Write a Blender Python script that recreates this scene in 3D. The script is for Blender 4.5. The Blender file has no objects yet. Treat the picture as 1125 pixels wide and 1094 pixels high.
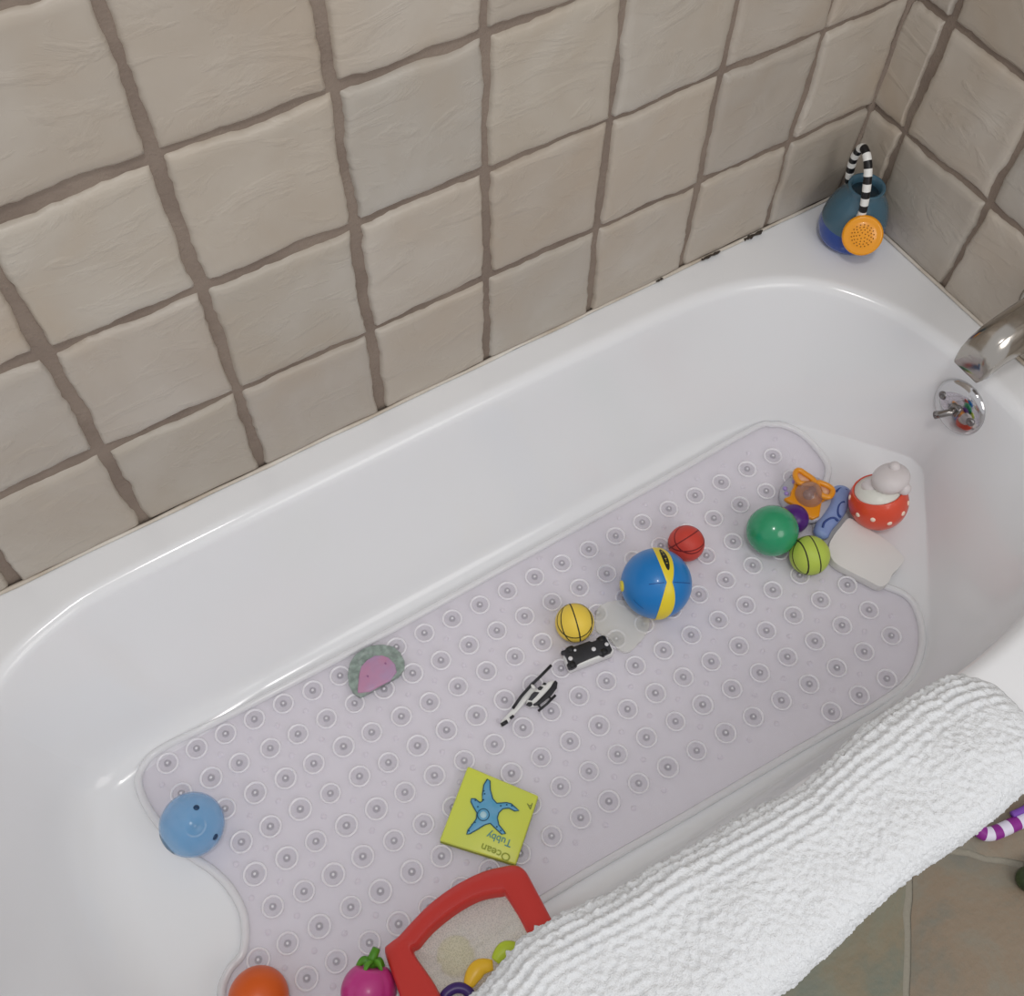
import bpy, bmesh, math, random
from mathutils import Vector, Matrix, Euler, noise
random.seed(7)
U = 0.165            # one wall tile pitch in metres; all layout numbers below are in tile pitches
PI = math.pi
C = bpy.context.scene.collection

# ------------------------------------------------------------------ camera, world, lights, exposure
CAM = Vector((-6.604331, -4.655076, 6.836614))
ROT = Euler((0.540452, -0.0153059, -0.5547504), 'XYZ')
FPX = 1140.897
cam_d = bpy.data.cameras.new('camera')
cam_d.sensor_fit = 'HORIZONTAL'; cam_d.sensor_width = 36.0
cam_d.lens = 36.0 * FPX / 1125.0
cam_d.clip_start = 0.02
cam = bpy.data.objects.new('camera', cam_d)
cam.location = CAM * U; cam.rotation_euler = ROT
C.objects.link(cam)
bpy.context.scene.camera = cam

world = bpy.data.worlds.new('world'); bpy.context.scene.world = world
world.use_nodes = True
bg = world.node_tree.nodes['Background']
bg.inputs['Color'].default_value = (0.96, 0.965, 0.99, 1)
bg.inputs['Strength'].default_value = 0.63

def area(name, loc, target, size, power, col):
    d = bpy.data.lights.new(name, 'AREA'); d.shape = 'DISK'; d.size = size * U
    d.energy = power; d.color = col
    o = bpy.data.objects.new(name, d); C.objects.link(o)
    o.location = Vector(loc) * U
    o.rotation_euler = (Vector(target) - Vector(loc)).to_track_quat('-Z', 'Y').to_euler()
    return o
area('ceiling_lamp_light', (-6.6, -5.2, 12.4), (-4.2, -2.6, -1), 1.6, 9.0, (1.0, 0.975, 0.95))
area('vanity_lamp_light', (-2.5, -11.5, 7.5), (-4.2, -2.2, -1), 6.0, 8.0, (1.0, 0.97, 0.94))

vs = bpy.context.scene.view_settings
vs.view_transform = 'Standard'; vs.look = 'None'; vs.gamma = 1.0; vs.use_curve_mapping = False
vs.exposure = 0.0

# ------------------------------------------------------------------ helpers
RM = ROT.to_matrix()
RIGHT, UPV, BACK = RM @ Vector((1,0,0)), RM @ Vector((0,1,0)), RM @ Vector((0,0,1))
def ray(u, v):
    return (RM @ Vector(((u-562.5)/FPX, -(v-547)/FPX, -1.0))).normalized()
def at(u, v, z):
    """point of the real place at height z (tile units) that the photo shows at pixel u, v"""
    d = ray(u, v); t = (z - CAM.z) / d.z
    return CAM + d * t
def at_plane(u, v, p0, n):
    d = ray(u, v); t = (Vector(p0) - CAM).dot(n) / d.dot(n)
    return CAM + d * t
def srgb(r, g, b):
    f = lambda c: (c/255/12.92) if c/255 <= 0.04045 else ((c/255+0.055)/1.055)**2.4
    return (f(r), f(g), f(b), 1)

def mat(name, col, rough=0.4, metal=0.0, alpha=1.0, bump=0.0, bscale=80.0, coat=0.0, col2=None, nscale=6.0, sss=0.0, spec=0.5, trans=0.0, detail=4.0, ior=1.45):
    m = bpy.data.materials.new(name); m.use_nodes = True
    nt = m.node_tree; b = nt.nodes['Principled BSDF']
    b.inputs['Base Color'].default_value = col
    b.inputs['Roughness'].default_value = rough
    b.inputs['Metallic'].default_value = metal
    b.inputs['Alpha'].default_value = alpha
    b.inputs['Coat Weight'].default_value = coat
    b.inputs['Coat Roughness'].default_value = 0.06
    b.inputs['Specular IOR Level'].default_value = spec
    b.inputs['Transmission Weight'].default_value = trans
    b.inputs['IOR'].default_value = ior
    if sss: b.inputs['Subsurface Weight'].default_value = sss; b.inputs['Subsurface Scale'].default_value = 0.01
    tc = nt.nodes.new('ShaderNodeTexCoord')
    if col2:
        n = nt.nodes.new('ShaderNodeTexNoise'); n.inputs['Scale'].default_value = nscale; n.inputs['Detail'].default_value = 5
        r = nt.nodes.new('ShaderNodeValToRGB'); r.color_ramp.elements[0].color = col; r.color_ramp.elements[1].color = col2
        r.color_ramp.elements[0].position = 0.38; r.color_ramp.elements[1].position = 0.62
        nt.links.new(tc.outputs['Object'], n.inputs['Vector']); nt.links.new(n.outputs['Fac'], r.inputs['Fac'])
        nt.links.new(r.outputs['Color'], b.inputs['Base Color'])
    if bump:
        n = nt.nodes.new('ShaderNodeTexNoise'); n.inputs['Scale'].default_value = bscale; n.inputs['Detail'].default_value = detail
        bp = nt.nodes.new('ShaderNodeBump'); bp.inputs['Strength'].default_value = bump; bp.inputs['Distance'].default_value = 0.002
        nt.links.new(tc.outputs['Object'], n.inputs['Vector']); nt.links.new(n.outputs['Fac'], bp.inputs['Height'])
        nt.links.new(bp.outputs['Normal'], b.inputs['Normal'])
    return m

def link(name, bm_or_me, mats, parent=None, smooth=True, origin=None):
    """origin: tile-unit point used as object origin (mesh coordinates come in tile units)"""
    if isinstance(bm_or_me, bmesh.types.BMesh):
        bm = bm_or_me; me = bpy.data.meshes.new(name)
        bmesh.ops.recalc_face_normals(bm, faces=bm.faces[:]) if not getattr(bm, '_keep', False) else None
        bm.to_mesh(me); bm.free()
    else: me = bm_or_me
    o = bpy.data.objects.new(name, me); C.objects.link(o)
    org = Vector(origin) if origin is not None else (Vector(parent['_org']) if parent is not None else Vector((0,0,0)))
    me.transform(Matrix.Scale(U, 4) @ Matrix.Translation(-org))
    if parent is not None:
        o.parent = parent
        o['_org'] = parent['_org']
        if origin is not None: o.location = (org - Vector(parent['_org'])) * U; o['_org'] = list(org)
    else:
        o.location = org * U
        o['_org'] = list(org)
    for m in (mats if isinstance(mats, (list, tuple)) else [mats]): me.materials.append(m)
    if smooth:
        for p in me.polygons: p.use_smooth = True
    return o
def thing(name, label, cat, loc, group=None):
    o = bpy.data.objects.new(name, None); C.objects.link(o); o.location = Vector(loc) * U
    o.empty_display_size = 0.01
    o['_org'] = list(loc); o['label'] = label; o['category'] = cat
    if group: o['group'] = group
    return o
def tag(o, label, cat, group=None):
    o['label'] = label; o['category'] = cat
    if group: o['group'] = group
    return o
def struct(o, ):
    o['kind'] = 'structure'; return o
def autosharp(o, deg=35):
    me = o.data
    for p in me.polygons: p.use_smooth = True
    bm = bmesh.new(); bm.from_mesh(me)
    for e in bm.edges:
        if len(e.link_faces) == 2 and e.calc_face_angle(0) > math.radians(deg): e.smooth = False
    bm.to_mesh(me); bm.free()
def bevel(bm, w, seg=3, ang=30):
    es = [e for e in bm.edges if len(e.link_faces) == 2 and e.calc_face_angle(0) > math.radians(ang)]
    bmesh.ops.bevel(bm, geom=es, offset=w, segments=seg, affect='EDGES', profile=0.5, clamp_overlap=True)

def spline(pts, closed=True, k=6):
    P = [Vector(p) for p in pts]; n = len(P); out = []
    rng = range(n) if closed else range(n-1)
    for i in rng:
        g = lambda j: P[j % n] if closed else P[max(0, min(n-1, j))]
        a, b, c, d = g(i-1), g(i), g(i+1), g(i+2)
        for s in range(k):
            t = s / k
            out.append(0.5*((2*b)+(c-a)*t+(2*a-5*b+4*c-d)*t*t+(3*b-a-3*c+d)*t**3))
    if not closed: out.append(P[-1])
    return out
def tube(bm, pts, rad, n=10, closed=False, mi=0, mfun=None, flat=1.0, cap=True):
    P = [Vector(p) for p in pts]; m = len(P); rings = []
    up = Vector((0,0,1)); prev = None
    for i in range(m):
        if closed: t = P[(i+1) % m] - P[i-1]
        else: t = P[min(m-1, i+1)] - P[max(0, i-1)]
        t.normalize()
        if prev is None:
            a = t.cross(up)
            if a.length < 0.1: a = t.cross(Vector((1,0,0)))
        else: a = prev - t * prev.dot(t)
        a.normalize(); prev = a.copy(); b = a.cross(t)
        r = rad(i/(m-1 if not closed else m)) if callable(rad) else rad
        rings.append([bm.verts.new(P[i] + (a*math.cos(2*PI*k/n) + b*flat*math.sin(2*PI*k/n))*r) for k in range(n)])
    for i in range(m if closed else m-1):
        A, B = rings[i], rings[(i+1) % m]
        for k in range(n):
            f = bm.faces.new((A[k], A[(k+1)%n], B[(k+1)%n], B[k]))
            f.material_index = mfun(i) if mfun else mi
    if not closed and cap:
        for rr in (rings[0][::-1], rings[-1]):
            f = bm.faces.new(rr); f.material_index = mfun(0 if rr[0] is not rings[-1][0] else m-2) if mfun else mi
def slab(bm, poly, z0, z1, mi=0, bev=0.0, seg=2):
    """poly: xy points; a prism with bevelled edges"""
    b2 = bmesh.new()
    vs_ = [b2.verts.new((p[0], p[1], z0)) for p in poly]
    es = [b2.edges.new((vs_[i], vs_[(i+1) % len(vs_)])) for i in range(len(vs_))]
    fs = bmesh.ops.triangle_fill(b2, edges=es, use_beauty=True)
    ext = bmesh.ops.extrude_face_region(b2, geom=b2.faces[:])
    for v in ext['geom']:
        if isinstance(v, bmesh.types.BMVert): v.co.z = z1
    bmesh.ops.recalc_face_normals(b2, faces=b2.faces[:])
    if bev: bevel(b2, bev, seg, 50)
    merge(bm, b2, mi)
def merge(bm, b2, mi=0, M=None):
    if M is not None: bmesh.ops.transform(b2, matrix=M, verts=b2.verts[:])
    mp = {v: bm.verts.new(v.co) for v in b2.verts}
    for f in b2.faces:
        try:
            g = bm.faces.new([mp[v] for v in f.verts]); g.material_index = mi if mi is not None else f.material_index
        except ValueError: pass
    b2.free()
def pix(poly, z): return [at(u, v, z) for u, v in poly]
def crop(poly, ox, oy, s): return [(ox + x/s, oy + y/s) for x, y in poly]
def lathe(bm, prof, n=32, c=(0,0,0), M=None, mi=0, mfun=None):
    """prof: (r, z) list; axis z, then matrix M, then centre c"""
    b2 = bmesh.new(); rings = []
    for r, z in prof:
        if r < 1e-6: rings.append([b2.verts.new((0,0,z))])
        else: rings.append([b2.verts.new((r*math.cos(2*PI*k/n), r*math.sin(2*PI*k/n), z)) for k in range(n)])
    for i in range(len(rings)-1):
        A, B = rings[i], rings[i+1]
        for k in range(n):
            k2 = (k+1) % n
            if len(A) == 1 and len(B) == 1: continue
            if len(A) == 1: f = b2.faces.new((A[0], B[k2], B[k]))
            elif len(B) == 1: f = b2.faces.new((A[k], A[k2], B[0]))
            else: f = b2.faces.new((A[k], A[k2], B[k2], B[k]))
            f.material_index = mfun(i) if mfun else mi
    T = Matrix.Translation(Vector(c)) @ (M.to_4x4() if M is not None else Matrix.Identity(4))
    merge(bm, b2, None, T)
def uvsphere(bm, c, r, seg=32, rings=20, mi=0, scale=(1,1,1), M=None):
    b2 = bmesh.new(); bmesh.ops.create_uvsphere(b2, u_segments=seg, v_segments=rings, radius=r)
    for v in b2.verts: v.co = Vector((v.co.x*scale[0], v.co.y*scale[1], v.co.z*scale[2]))
    merge(bm, b2, mi, Matrix.Translation(Vector(c)) @ (M.to_4x4() if M is not None else Matrix.Identity(4)))
def box(bm, a, b, mi=0, bev=0.0):
    b2 = bmesh.new(); bmesh.ops.create_cube(b2, size=1.0)
    a, b = Vector(a), Vector(b)
    for v in b2.verts: v.co = Vector(((v.co[i]+0.5)*(b[i]-a[i])+a[i] for i in range(3)))
    if bev: bevel(b2, bev, 3)
    merge(bm, b2, mi)

# ------------------------------------------------------------------ materials
ZF = -1.40           # inside floor of the tub
ZM = ZF + 0.035      # top of the bath mat
ZB = -2.5            # bathroom floor

M_enamel = mat('white_enamel', srgb(233,234,236), rough=0.14, coat=0.0, spec=0.45)
M_chrome = mat('chrome', (0.62,0.61,0.62,1), rough=0.08, metal=1.0)
M_nickel = mat('worn_chrome', (0.46,0.43,0.39,1), rough=0.16, metal=1.0, bump=0.05, bscale=60)
M_dark = mat('dark_gap', (0.03,0.03,0.03,1), rough=0.6)
M_caulk = mat('cream_caulk', srgb(216,210,200), rough=0.5, col2=srgb(186,174,158), nscale=9)
M_mould = mat('dark_mould', srgb(60,50,42), rough=0.8)

def tile_material(name, base, warm, pale, bumpd=0.004):
    m = bpy.data.materials.new(name); m.use_nodes = True; nt = m.node_tree; b = nt.nodes['Principled BSDF']
    b.inputs['Roughness'].default_value = 0.42; b.inputs['Specular IOR Level'].default_value = 0.45
    tc = nt.nodes.new('ShaderNodeTexCoord')
    n1 = nt.nodes.new('ShaderNodeTexNoise'); n1.inputs['Scale'].default_value = 7; n1.inputs['Detail'].default_value = 4; n1.inputs['Distortion'].default_value = 0.6
    r1 = nt.nodes.new('ShaderNodeValToRGB')
    r1.color_ramp.elements[0].position = 0.3; r1.color_ramp.elements[0].color = warm
    r1.color_ramp.elements[1].position = 0.72; r1.color_ramp.elements[1].color = pale
    e = r1.color_ramp.elements.new(0.5); e.color = base
    at_ = nt.nodes.new('ShaderNodeAttribute'); at_.attribute_name = 'tone'
    mx = nt.nodes.new('ShaderNodeMix'); mx.data_type = 'RGBA'; mx.blend_type = 'MULTIPLY'; mx.inputs[0].default_value = 1.0
    nt.links.new(tc.outputs['Object'], n1.inputs['Vector']); nt.links.new(n1.outputs['Fac'], r1.inputs['Fac'])
    nt.links.new(r1.outputs['Color'], mx.inputs[6]); nt.links.new(at_.outputs['Color'], mx.inputs[7])
    nt.links.new(mx.outputs[2], b.inputs['Base Color'])
    # trowel strokes in the glaze: stretched, distorted noise
    mp = nt.nodes.new('ShaderNodeMapping'); mp.inputs['Scale'].default_value = (6, 6, 13); mp.inputs['Rotation'].default_value = (0.5, 0.7, 0.3)
    n2 = nt.nodes.new('ShaderNodeTexNoise'); n2.inputs['Scale'].default_value = 1.6; n2.inputs['Detail'].default_value = 6; n2.inputs['Distortion'].default_value = 2.2
    rr = nt.nodes.new('ShaderNodeValToRGB'); rr.color_ramp.elements[0].position = 0.52; rr.color_ramp.elements[1].position = 0.80
    bp = nt.nodes.new('ShaderNodeBump'); bp.inputs['Strength'].default_value = 0.30; bp.inputs['Distance'].default_value = bumpd
    nt.links.new(tc.outputs['Object'], mp.inputs['Vector']); nt.links.new(mp.outputs['Vector'], n2.inputs['Vector'])
    nt.links.new(n2.outputs['Fac'], rr.inputs['Fac']); nt.links.new(rr.outputs['Color'], bp.inputs['Height'])
    nt.links.new(bp.outputs['Normal'], b.inputs['Normal'])
    return m
M_tile = tile_material('glazed_wall_tile', srgb(180,170,157), srgb(178,165,149), srgb(187,179,168))
M_grout = mat('brown_grout', srgb(140,126,114), rough=0.9, bump=0.6, bscale=260, col2=srgb(128,114,103), nscale=14)

# ------------------------------------------------------------------ tiled walls
AX = {0:0.0, 1:-0.87, 2:-1.83, 3:-2.82, 4:-3.82, 5:-4.81, 6:-5.853, 7:-6.83, 8:-7.80, 9:-8.80, 10:-9.8, 11:-10.8}
ZR = [0.02, 0.985, 2.015, 3.03, 4.04, 5.05, 6.06]
BY = [0.0, -0.385, -1.355, -2.36, -3.36, -4.36, -5.36]
def tiled_wall(name, to_world, lines_h, lines_z, groutw, top, n_out):
    """lines_h: grout centre positions along the wall; to_world(h, z, out)"""
    bm = bmesh.new(); lay = bm.loops.layers.color.new('tone')
    h0, h1 = min(lines_h), max(lines_h)+0.06
    # grout bed, slightly uneven
    gh, gz = 60, 40
    grid = [[bm.verts.new(to_world(h0+(h1-h0)*i/gh, -0.3+(top+0.3)*j/gz, 0.0)) for j in range(gz+1)] for i in range(gh+1)]
    for i in range(gh):
        for j in range(gz):
            f = bm.faces.new((grid[i][j], grid[i+1][j], grid[i+1][j+1], grid[i][j+1])); f.material_index = 1
    hs = sorted(lines_h)
    for a in range(len(hs)-1):
        for b in range(len(lines_z)-1):
            ha, hb, za, zb = hs[a], hs[a+1], lines_z[b], lines_z[b+1]
            gw = groutw(0.5*(ha+hb))
            g0 = 0.0 if b == 0 else gw
            ga = gw*0.6 if abs(ha) < 1e-6 or abs(ha-h0) < 1e-6 else gw
            gb = gw*0.1 if abs(hb) < 1e-6 else gw
            j = lambda: random.uniform(-0.012, 0.012)
            cs = [(ha+ga+j(), za+g0+j()*(b>0)), (hb-gb+j(), za+g0+j()*(b>0)), (hb-gb+j(), zb-gw+j()), (ha+ga+j(), zb-gw+j())]
            N = 22
            t0 = random.uniform(0.95, 1.04); tr = random.uniform(-0.010, 0.008)
            tone = (t0+tr, t0, t0-tr*1.4, 1)
            seed = Vector((a*3.7+n_out*11, b*5.1, 2.0))
            ta, tb = random.uniform(-0.012, 0.012), random.uniform(-0.012, 0.012)
            V = []
            for i in range(N+1):
                row = []
                for k in range(N+1):
                    # edge rows doubled so the tile rolls over at its border
                    s = [0, 0.012, 0.035, *[0.035+(0.93*(q)/(N-4)) for q in range(1, N-4)], 0.965, 0.988, 1.0]
                    u, w = s[i], s[k]
                    p = Vector(cs[0]).lerp(Vector(cs[1]), u).lerp(Vector(cs[3]).lerp(Vector(cs[2]), u), w)
                    e = min(u, 1-u, w, 1-w)
                    wob = noise.noise(Vector((p.x*3.1, p.y*3.1, 0.0))+seed)*0.030 + noise.noise(Vector((p.x*14, p.y*14, 3.0))+seed)*0.014
                    cx, cz = 0.5*(ha+hb), 0.5*(za+zb)
                    fall = max(0.0, 1 - e/0.12)
                    if b == 0 and w < 0.5: fz = 0
                    else: fz = 1
                    p2 = Vector((p.x + (1 if p.x > cx else -1)*wob*fall*(1 if min(u,1-u) < 0.12 else 0), p.y + (1 if p.y > cz else -1)*wob*fall*fz*(1 if min(w,1-w) < 0.12 else 0)))
                    lift = 0.036*min(1.0, (e/0.03))**0.5 if e < 0.03 else 0.036
                    lift += (u-0.5)*ta + (w-0.5)*tb
                    if e > 0.01: lift += 0.010*noise.noise(Vector((p.x*2.3, p.y*2.3, 7.0))+seed) + 0.004*noise.noise(Vector((p.x*9, p.y*9, 1.0))+seed)
                    row.append(bm.verts.new(to_world(p2.x, p2.y, max(lift, 0.0) if e > 0 else -0.005)))
                V.append(row)
            for i in range(N):
                for k in range(N):
                    f = bm.faces.new((V[i][k], V[i+1][k], V[i+1][k+1], V[i][k+1])); f.material_index = 0
                    for l in f.loops: l[lay] = tone
    o = link(name, bm, [M_tile, M_grout])
    return struct(o)
tiled_wall('wall_back', lambda h, z, o: (h, 0.036-o, z), list(AX.values()), ZR, lambda h: 0.028 + 0.003*max(0, -h-3.0), 6.1, 1)
tiled_wall('wall_right', lambda h, z, o: (0.036-o, h, z), BY, ZR, lambda h: 0.030, 6.1, 2)

# caulk bead between tub and tiles, with specks of mould near the corner
bm = bmesh.new()
tube(bm, [(x*0.25-9.3, 0.002+0.004*math.sin(x*1.7), 0.020) for x in range(0, 38)] + [(-0.02, 0.002, 0.020)], lambda t: 0.016+0.003*math.sin(t*90), n=8)
tube(bm, [(0.002, -0.02-0.2*k, 0.020) for k in range(0, 24)], 0.017, n=8)
for u0, u1, r in ((0.93, 1.14, 0.014), (1.42, 1.62, 0.011), (2.05, 2.12, 0.008)):
    n = 12
    tube(bm, [(-u0-(u1-u0)*k/n, -0.018+random.uniform(-.006,.006), 0.030+random.uniform(0,.01)) for k in range(n+1)], lambda t: r*(0.5+0.8*abs(math.sin(t*7))), n=6, mi=1)
struct(link('trim_1', bm, [M_caulk, M_mould]))

bm = bmesh.new(); tube(bm, [(0.022, 0.022, -0.02+0.2*k) for k in range(31)], lambda t: 0.045+0.004*math.sin(t*60), n=10)
struct(link('trim_2', bm, M_grout))

# bathroom floor: diagonal slate tiles
def slate():
    m = bpy.data.materials.new('slate_floor_tile'); m.use_nodes = True; nt = m.node_tree; b = nt.nodes['Principled BSDF']
    b.inputs['Roughness'].default_value = 0.55
    tc = nt.nodes.new('ShaderNodeTexCoord')
    n = nt.nodes.new('ShaderNodeTexNoise'); n.inputs['Scale'].default_value = 6; n.inputs['Detail'].default_value = 12; n.inputs['Roughness'].default_value = 0.65; n.inputs['Distortion'].default_value = 0.5
    r = nt.nodes.new('ShaderNodeValToRGB'); el = r.color_ramp.elements
    el[0].position = 0.25; el[0].color = srgb(120,117,110); el[1].position = 0.8; el[1].color = srgb(150,143,135)
    for p, c in ((0.40, srgb(142,122,106)), (0.50, srgb(138,127,116)), (0.60, srgb(126,122,116))):
        e = el.new(p); e.color = c
    a = nt.nodes.new('ShaderNodeAttribute'); a.attribute_name = 'tone'
    mx = nt.nodes.new('ShaderNodeMix'); mx.data_type = 'RGBA'; mx.blend_type = 'MULTIPLY'; mx.inputs[0].default_value = 1
    nf = nt.nodes.new('ShaderNodeTexNoise'); nf.inputs['Scale'].default_value = 90; nf.inputs['Detail'].default_value = 6
    bp = nt.nodes.new('ShaderNodeBump'); bp.inputs['Distance'].default_value = 0.002; bp.inputs['Strength'].default_value = 0.7
    L = nt.links.new
    L(tc.outputs['Object'], n.inputs['Vector']); L(tc.outputs['Object'], nf.inputs['Vector']); L(n.outputs['Fac'], r.inputs['Fac'])
    L(r.outputs['Color'], mx.inputs[6]); L(a.outputs['Color'], mx.inputs[7]); L(mx.outputs[2], b.inputs['Base Color'])
    L(nf.outputs['Fac'], bp.inputs['Height']); L(bp.outputs['Normal'], b.inputs['Normal'])
    return m
bm = bmesh.new(); lay = bm.loops.layers.color.new('tone')
e1, e2 = Vector((0.7071, 0.7071, 0)), Vector((0.7071, -0.7071, 0)); node = Vector((-2.37, -4.78, ZB)); T = 1.9
fv = [bm.verts.new(p) for p in ((-13,-11,ZB-0.02),(2,-11,ZB-0.02),(2,0.3,ZB-0.02),(-13,0.3,ZB-0.02))]
f = bm.faces.new(fv); f.material_index = 1
tones = {(-1,0):(0.96,1.02,0.96,1), (-1,-1):(0.92,0.98,0.92,1), (0,0):(1.04,1.0,0.95,1), (0,-1):(1.04,1.0,0.97,1), (-1, 0):(0.95,0.97,0.93,1)}
for i in range(-6, 4):
    for k in range(-3, 6):
        g = 0.03
        c0 = node + e1*(i*T) + e2*(k*T)
        q = [c0+e1*g+e2*g, c0+e1*(T-g)+e2*g, c0+e1*(T-g)+e2*(T-g), c0+e1*g+e2*(T-g)]
        if not all(-12.9 < p.x < 1.9 and -10.9 < p.y < 0.2 for p in q): continue
        b2 = bmesh.new(); N = 12
        VV = [[b2.verts.new(q[0].lerp(q[1], a/N).lerp(q[3].lerp(q[2], a/N), b/N)) for b in range(N+1)] for a in range(N+1)]
        for a in range(N+1):
            for b in range(N+1):
                v = VV[a][b]; e = min(a, N-a, b, N-b)
                if e > 0: v.co.z += 0.015+0.012*noise.noise(v.co*2.0)
                else: v.co += Vector((noise.noise(v.co*4), noise.noise(v.co*4+Vector((9,0,0))), 0))*0.03; v.co.z = ZB-0.01
        for a in range(N):
            for b in range(N): b2.faces.new((VV[a][b], VV[a+1][b], VV[a+1][b+1], VV[a][b+1]))
        t = tones.get((i, k), (random.uniform(.9,1.05), random.uniform(.92,1.02), random.uniform(.88,.98), 1))
        mp = {v: bm.verts.new(v.co) for v in b2.verts}
        for ff in b2.faces:
            g_ = bm.faces.new([mp[v] for v in ff.verts])
            for l in g_.loops: l[lay] = t
        b2.free()
struct(link('floor', bm, [slate(), mat('pale_floor_grout', srgb(150,144,130), rough=0.9, bump=0.5, bscale=200)]))

# ------------------------------------------------------------------ bathtub
XL = -9.30; YF = -4.70
tub = thing('bathtub', 'white enamel alcove bathtub with rounded rim, holding a clear mat and scattered bath toys', 'bathtub', (-4.6, -2.35, ZB))
open_pts = [(-7.1,-0.25),(-5,-0.23),(-3,-0.23),(-1.9,-0.26),(-1.25,-0.42),(-0.78,-0.74),(-0.44,-1.28),(-0.30,-1.8),(-0.27,-2.25),(-0.30,-2.75),(-0.46,-3.3),(-0.8,-3.75),(-1.3,-4.02),(-2,-4.15),(-3,-4.18),(-5,-4.18),(-7.1,-4.15),
            (-7.7,-4.08),(-8.2,-3.88),(-8.6,-3.5),(-8.85,-2.9),(-8.93,-2.2),(-8.85,-1.5),(-8.6,-0.95),(-8.2,-0.55),(-7.7,-0.33)]
floor_pts = [(-7.2,-0.98),(-5,-0.96),(-3,-0.96),(-1.9,-0.98),(-1.3,-1.14),(-0.98,-1.42),(-0.68,-1.78),(-0.42,-2.12),(-0.40,-2.25),(-0.55,-2.43),(-0.98,-2.92),(-1.33,-3.3),(-1.75,-3.68),(-2.3,-3.84),(-3.5,-3.84),(-5,-3.84),(-7.2,-3.80),
             (-7.9,-3.72),(-8.25,-3.35),(-8.4,-2.4),(-8.38,-1.7),(-8.2,-1.15),(-7.8,-1.0)]
def resample(pts): return [p for p in spline([(x, y, 0) for x, y in pts], True, 8)]
OPN, FLR = resample(open_pts), resample(floor_pts)
RECT = [Vector(p) for p in ((XL,0.0,0),(0.0,0.0,0),(0.0,YF,0),(XL,YF,0))]
def hit(o, d, poly):
    best = None
    for i in range(len(poly)):
        a, b = poly[i], poly[(i+1) % len(poly)]; e = b - a
        den = d.x*e.y - d.y*e.x
        if abs(den) < 1e-12: continue
        t = ((a.x-o.x)*e.y - (a.y-o.y)*e.x)/den; s = ((a.x-o.x)*d.y - (a.y-o.y)*d.x)/den
        if t > 0 and -1e-9 <= s <= 1+1e-9 and (best is None or t < best): best = t
    return best
SL, SR, SY = -6.6, -2.1, -2.2
rays = []
for k in range(50): rays.append((Vector((SL+(SR-SL)*k/50, SY, 0)), Vector((0,1,0))))
angR = sorted([PI/2-PI*k/72 for k in range(72)] + [math.atan2(0-SY, 0-SR), math.atan2(YF-SY, 0-SR)], reverse=True)
for a in angR: rays.append((Vector((SR, SY, 0)), Vector((math.cos(a), math.sin(a), 0))))
for k in range(50): rays.append((Vector((SR-(SR-SL)*k/50, SY, 0)), Vector((0,-1,0))))
angL = sorted([-PI/2-PI*k/60 for k in range(60)] + [math.atan2(0-SY, XL-SL)-2*PI, math.atan2(YF-SY, XL-SL)], reverse=True)
for a in angL: rays.append((Vector((SL, SY, 0)), Vector((math.cos(a), math.sin(a), 0))))
def tub_rings(o, d):
    Rt, Ro, Rf = hit(o, d, RECT), hit(o, d, OPN), hit(o, d, FLR)
    out = [(Rt-0.0, ZB if d.y < -0.2 or True else 0), (Rt, -0.12), (Rt, -0.05), (Rt-0.02, -0.02), (Rt-0.05, -0.002), (Rt-0.08, 0.002)] if (o+d*Rt).y < -0.01+YF+0.02 or (o+d*Rt).x < XL+0.02 else \
          [(Rt, ZB), (Rt, -0.10), (Rt, -0.04), (Rt, 0.0), (Rt-0.02, 0.002), (Rt-0.04, 0.002)]
    Wd = Rt - 0.08 - Ro
    out += [(Ro+Wd*0.5+0.02, 0.0), (Ro+0.03, 0.0)]
    for a in range(0, 9):      # rolled lip
        th = a/8*math.radians(74); r = 0.13
        out.append((Ro - r*math.sin(th)*0.95, -r*(1-math.cos(th))))
    rA, zA = out[-1]
    endR = max(0.0, d.x)                       # the drain end is steep and has a crisp bottom edge
    endL = max(0.0, -d.x)
    fil = 0.13*(1-endR)**2 + 0.02 + 0.25*endL
    dz = ZF - zA
    rB = Rf + 0.02; rB = min(rB, rA-0.01)
    h = min(0.9, fil*1.1)
    P0 = Vector((rA, zA)); P3 = Vector((rB-fil, ZF)); K = Vector((rB, ZF))
    W = K + (P0-K).normalized()*h              # where the wall meets the bottom fillet
    bulge = Vector((0.06*(1-endR), 0.0))
    for s in range(1, 11):
        t = s/10; p = P0.lerp(W, t) + bulge*math.sin(PI*t)*(1 if d.x > -0.5 else 0.3)
        out.append((p.x, p.y))
    for s in range(1, 11):
        t = s/10; p = W*(1-t)**2 + K*2*t*(1-t) + P3*t*t; out.append((p.x, p.y))
    rl = out[-1][0]
    out += [(rl*0.66, ZF), (rl*0.33, ZF)]
    return out
bm = bmesh.new(); cols = []
for o_, d_ in rays:
    cols.append([bm.verts.new((o_.x+d_.x*r, o_.y+d_.y*r, z)) for r, z in tub_rings(o_, d_)])
n = len(cols); m_ = len(cols[0])
for i in range(n):
    A, B = cols[i], cols[(i+1) % n]
    for j in range(m_-1): bm.faces.new((A[j], A[j+1], B[j+1], B[j]))
bm.faces.new([c[-1] for c in cols][::-1])
tb = link('tub_shell', bm, M_enamel, tub); autosharp(tb, 50)

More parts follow.
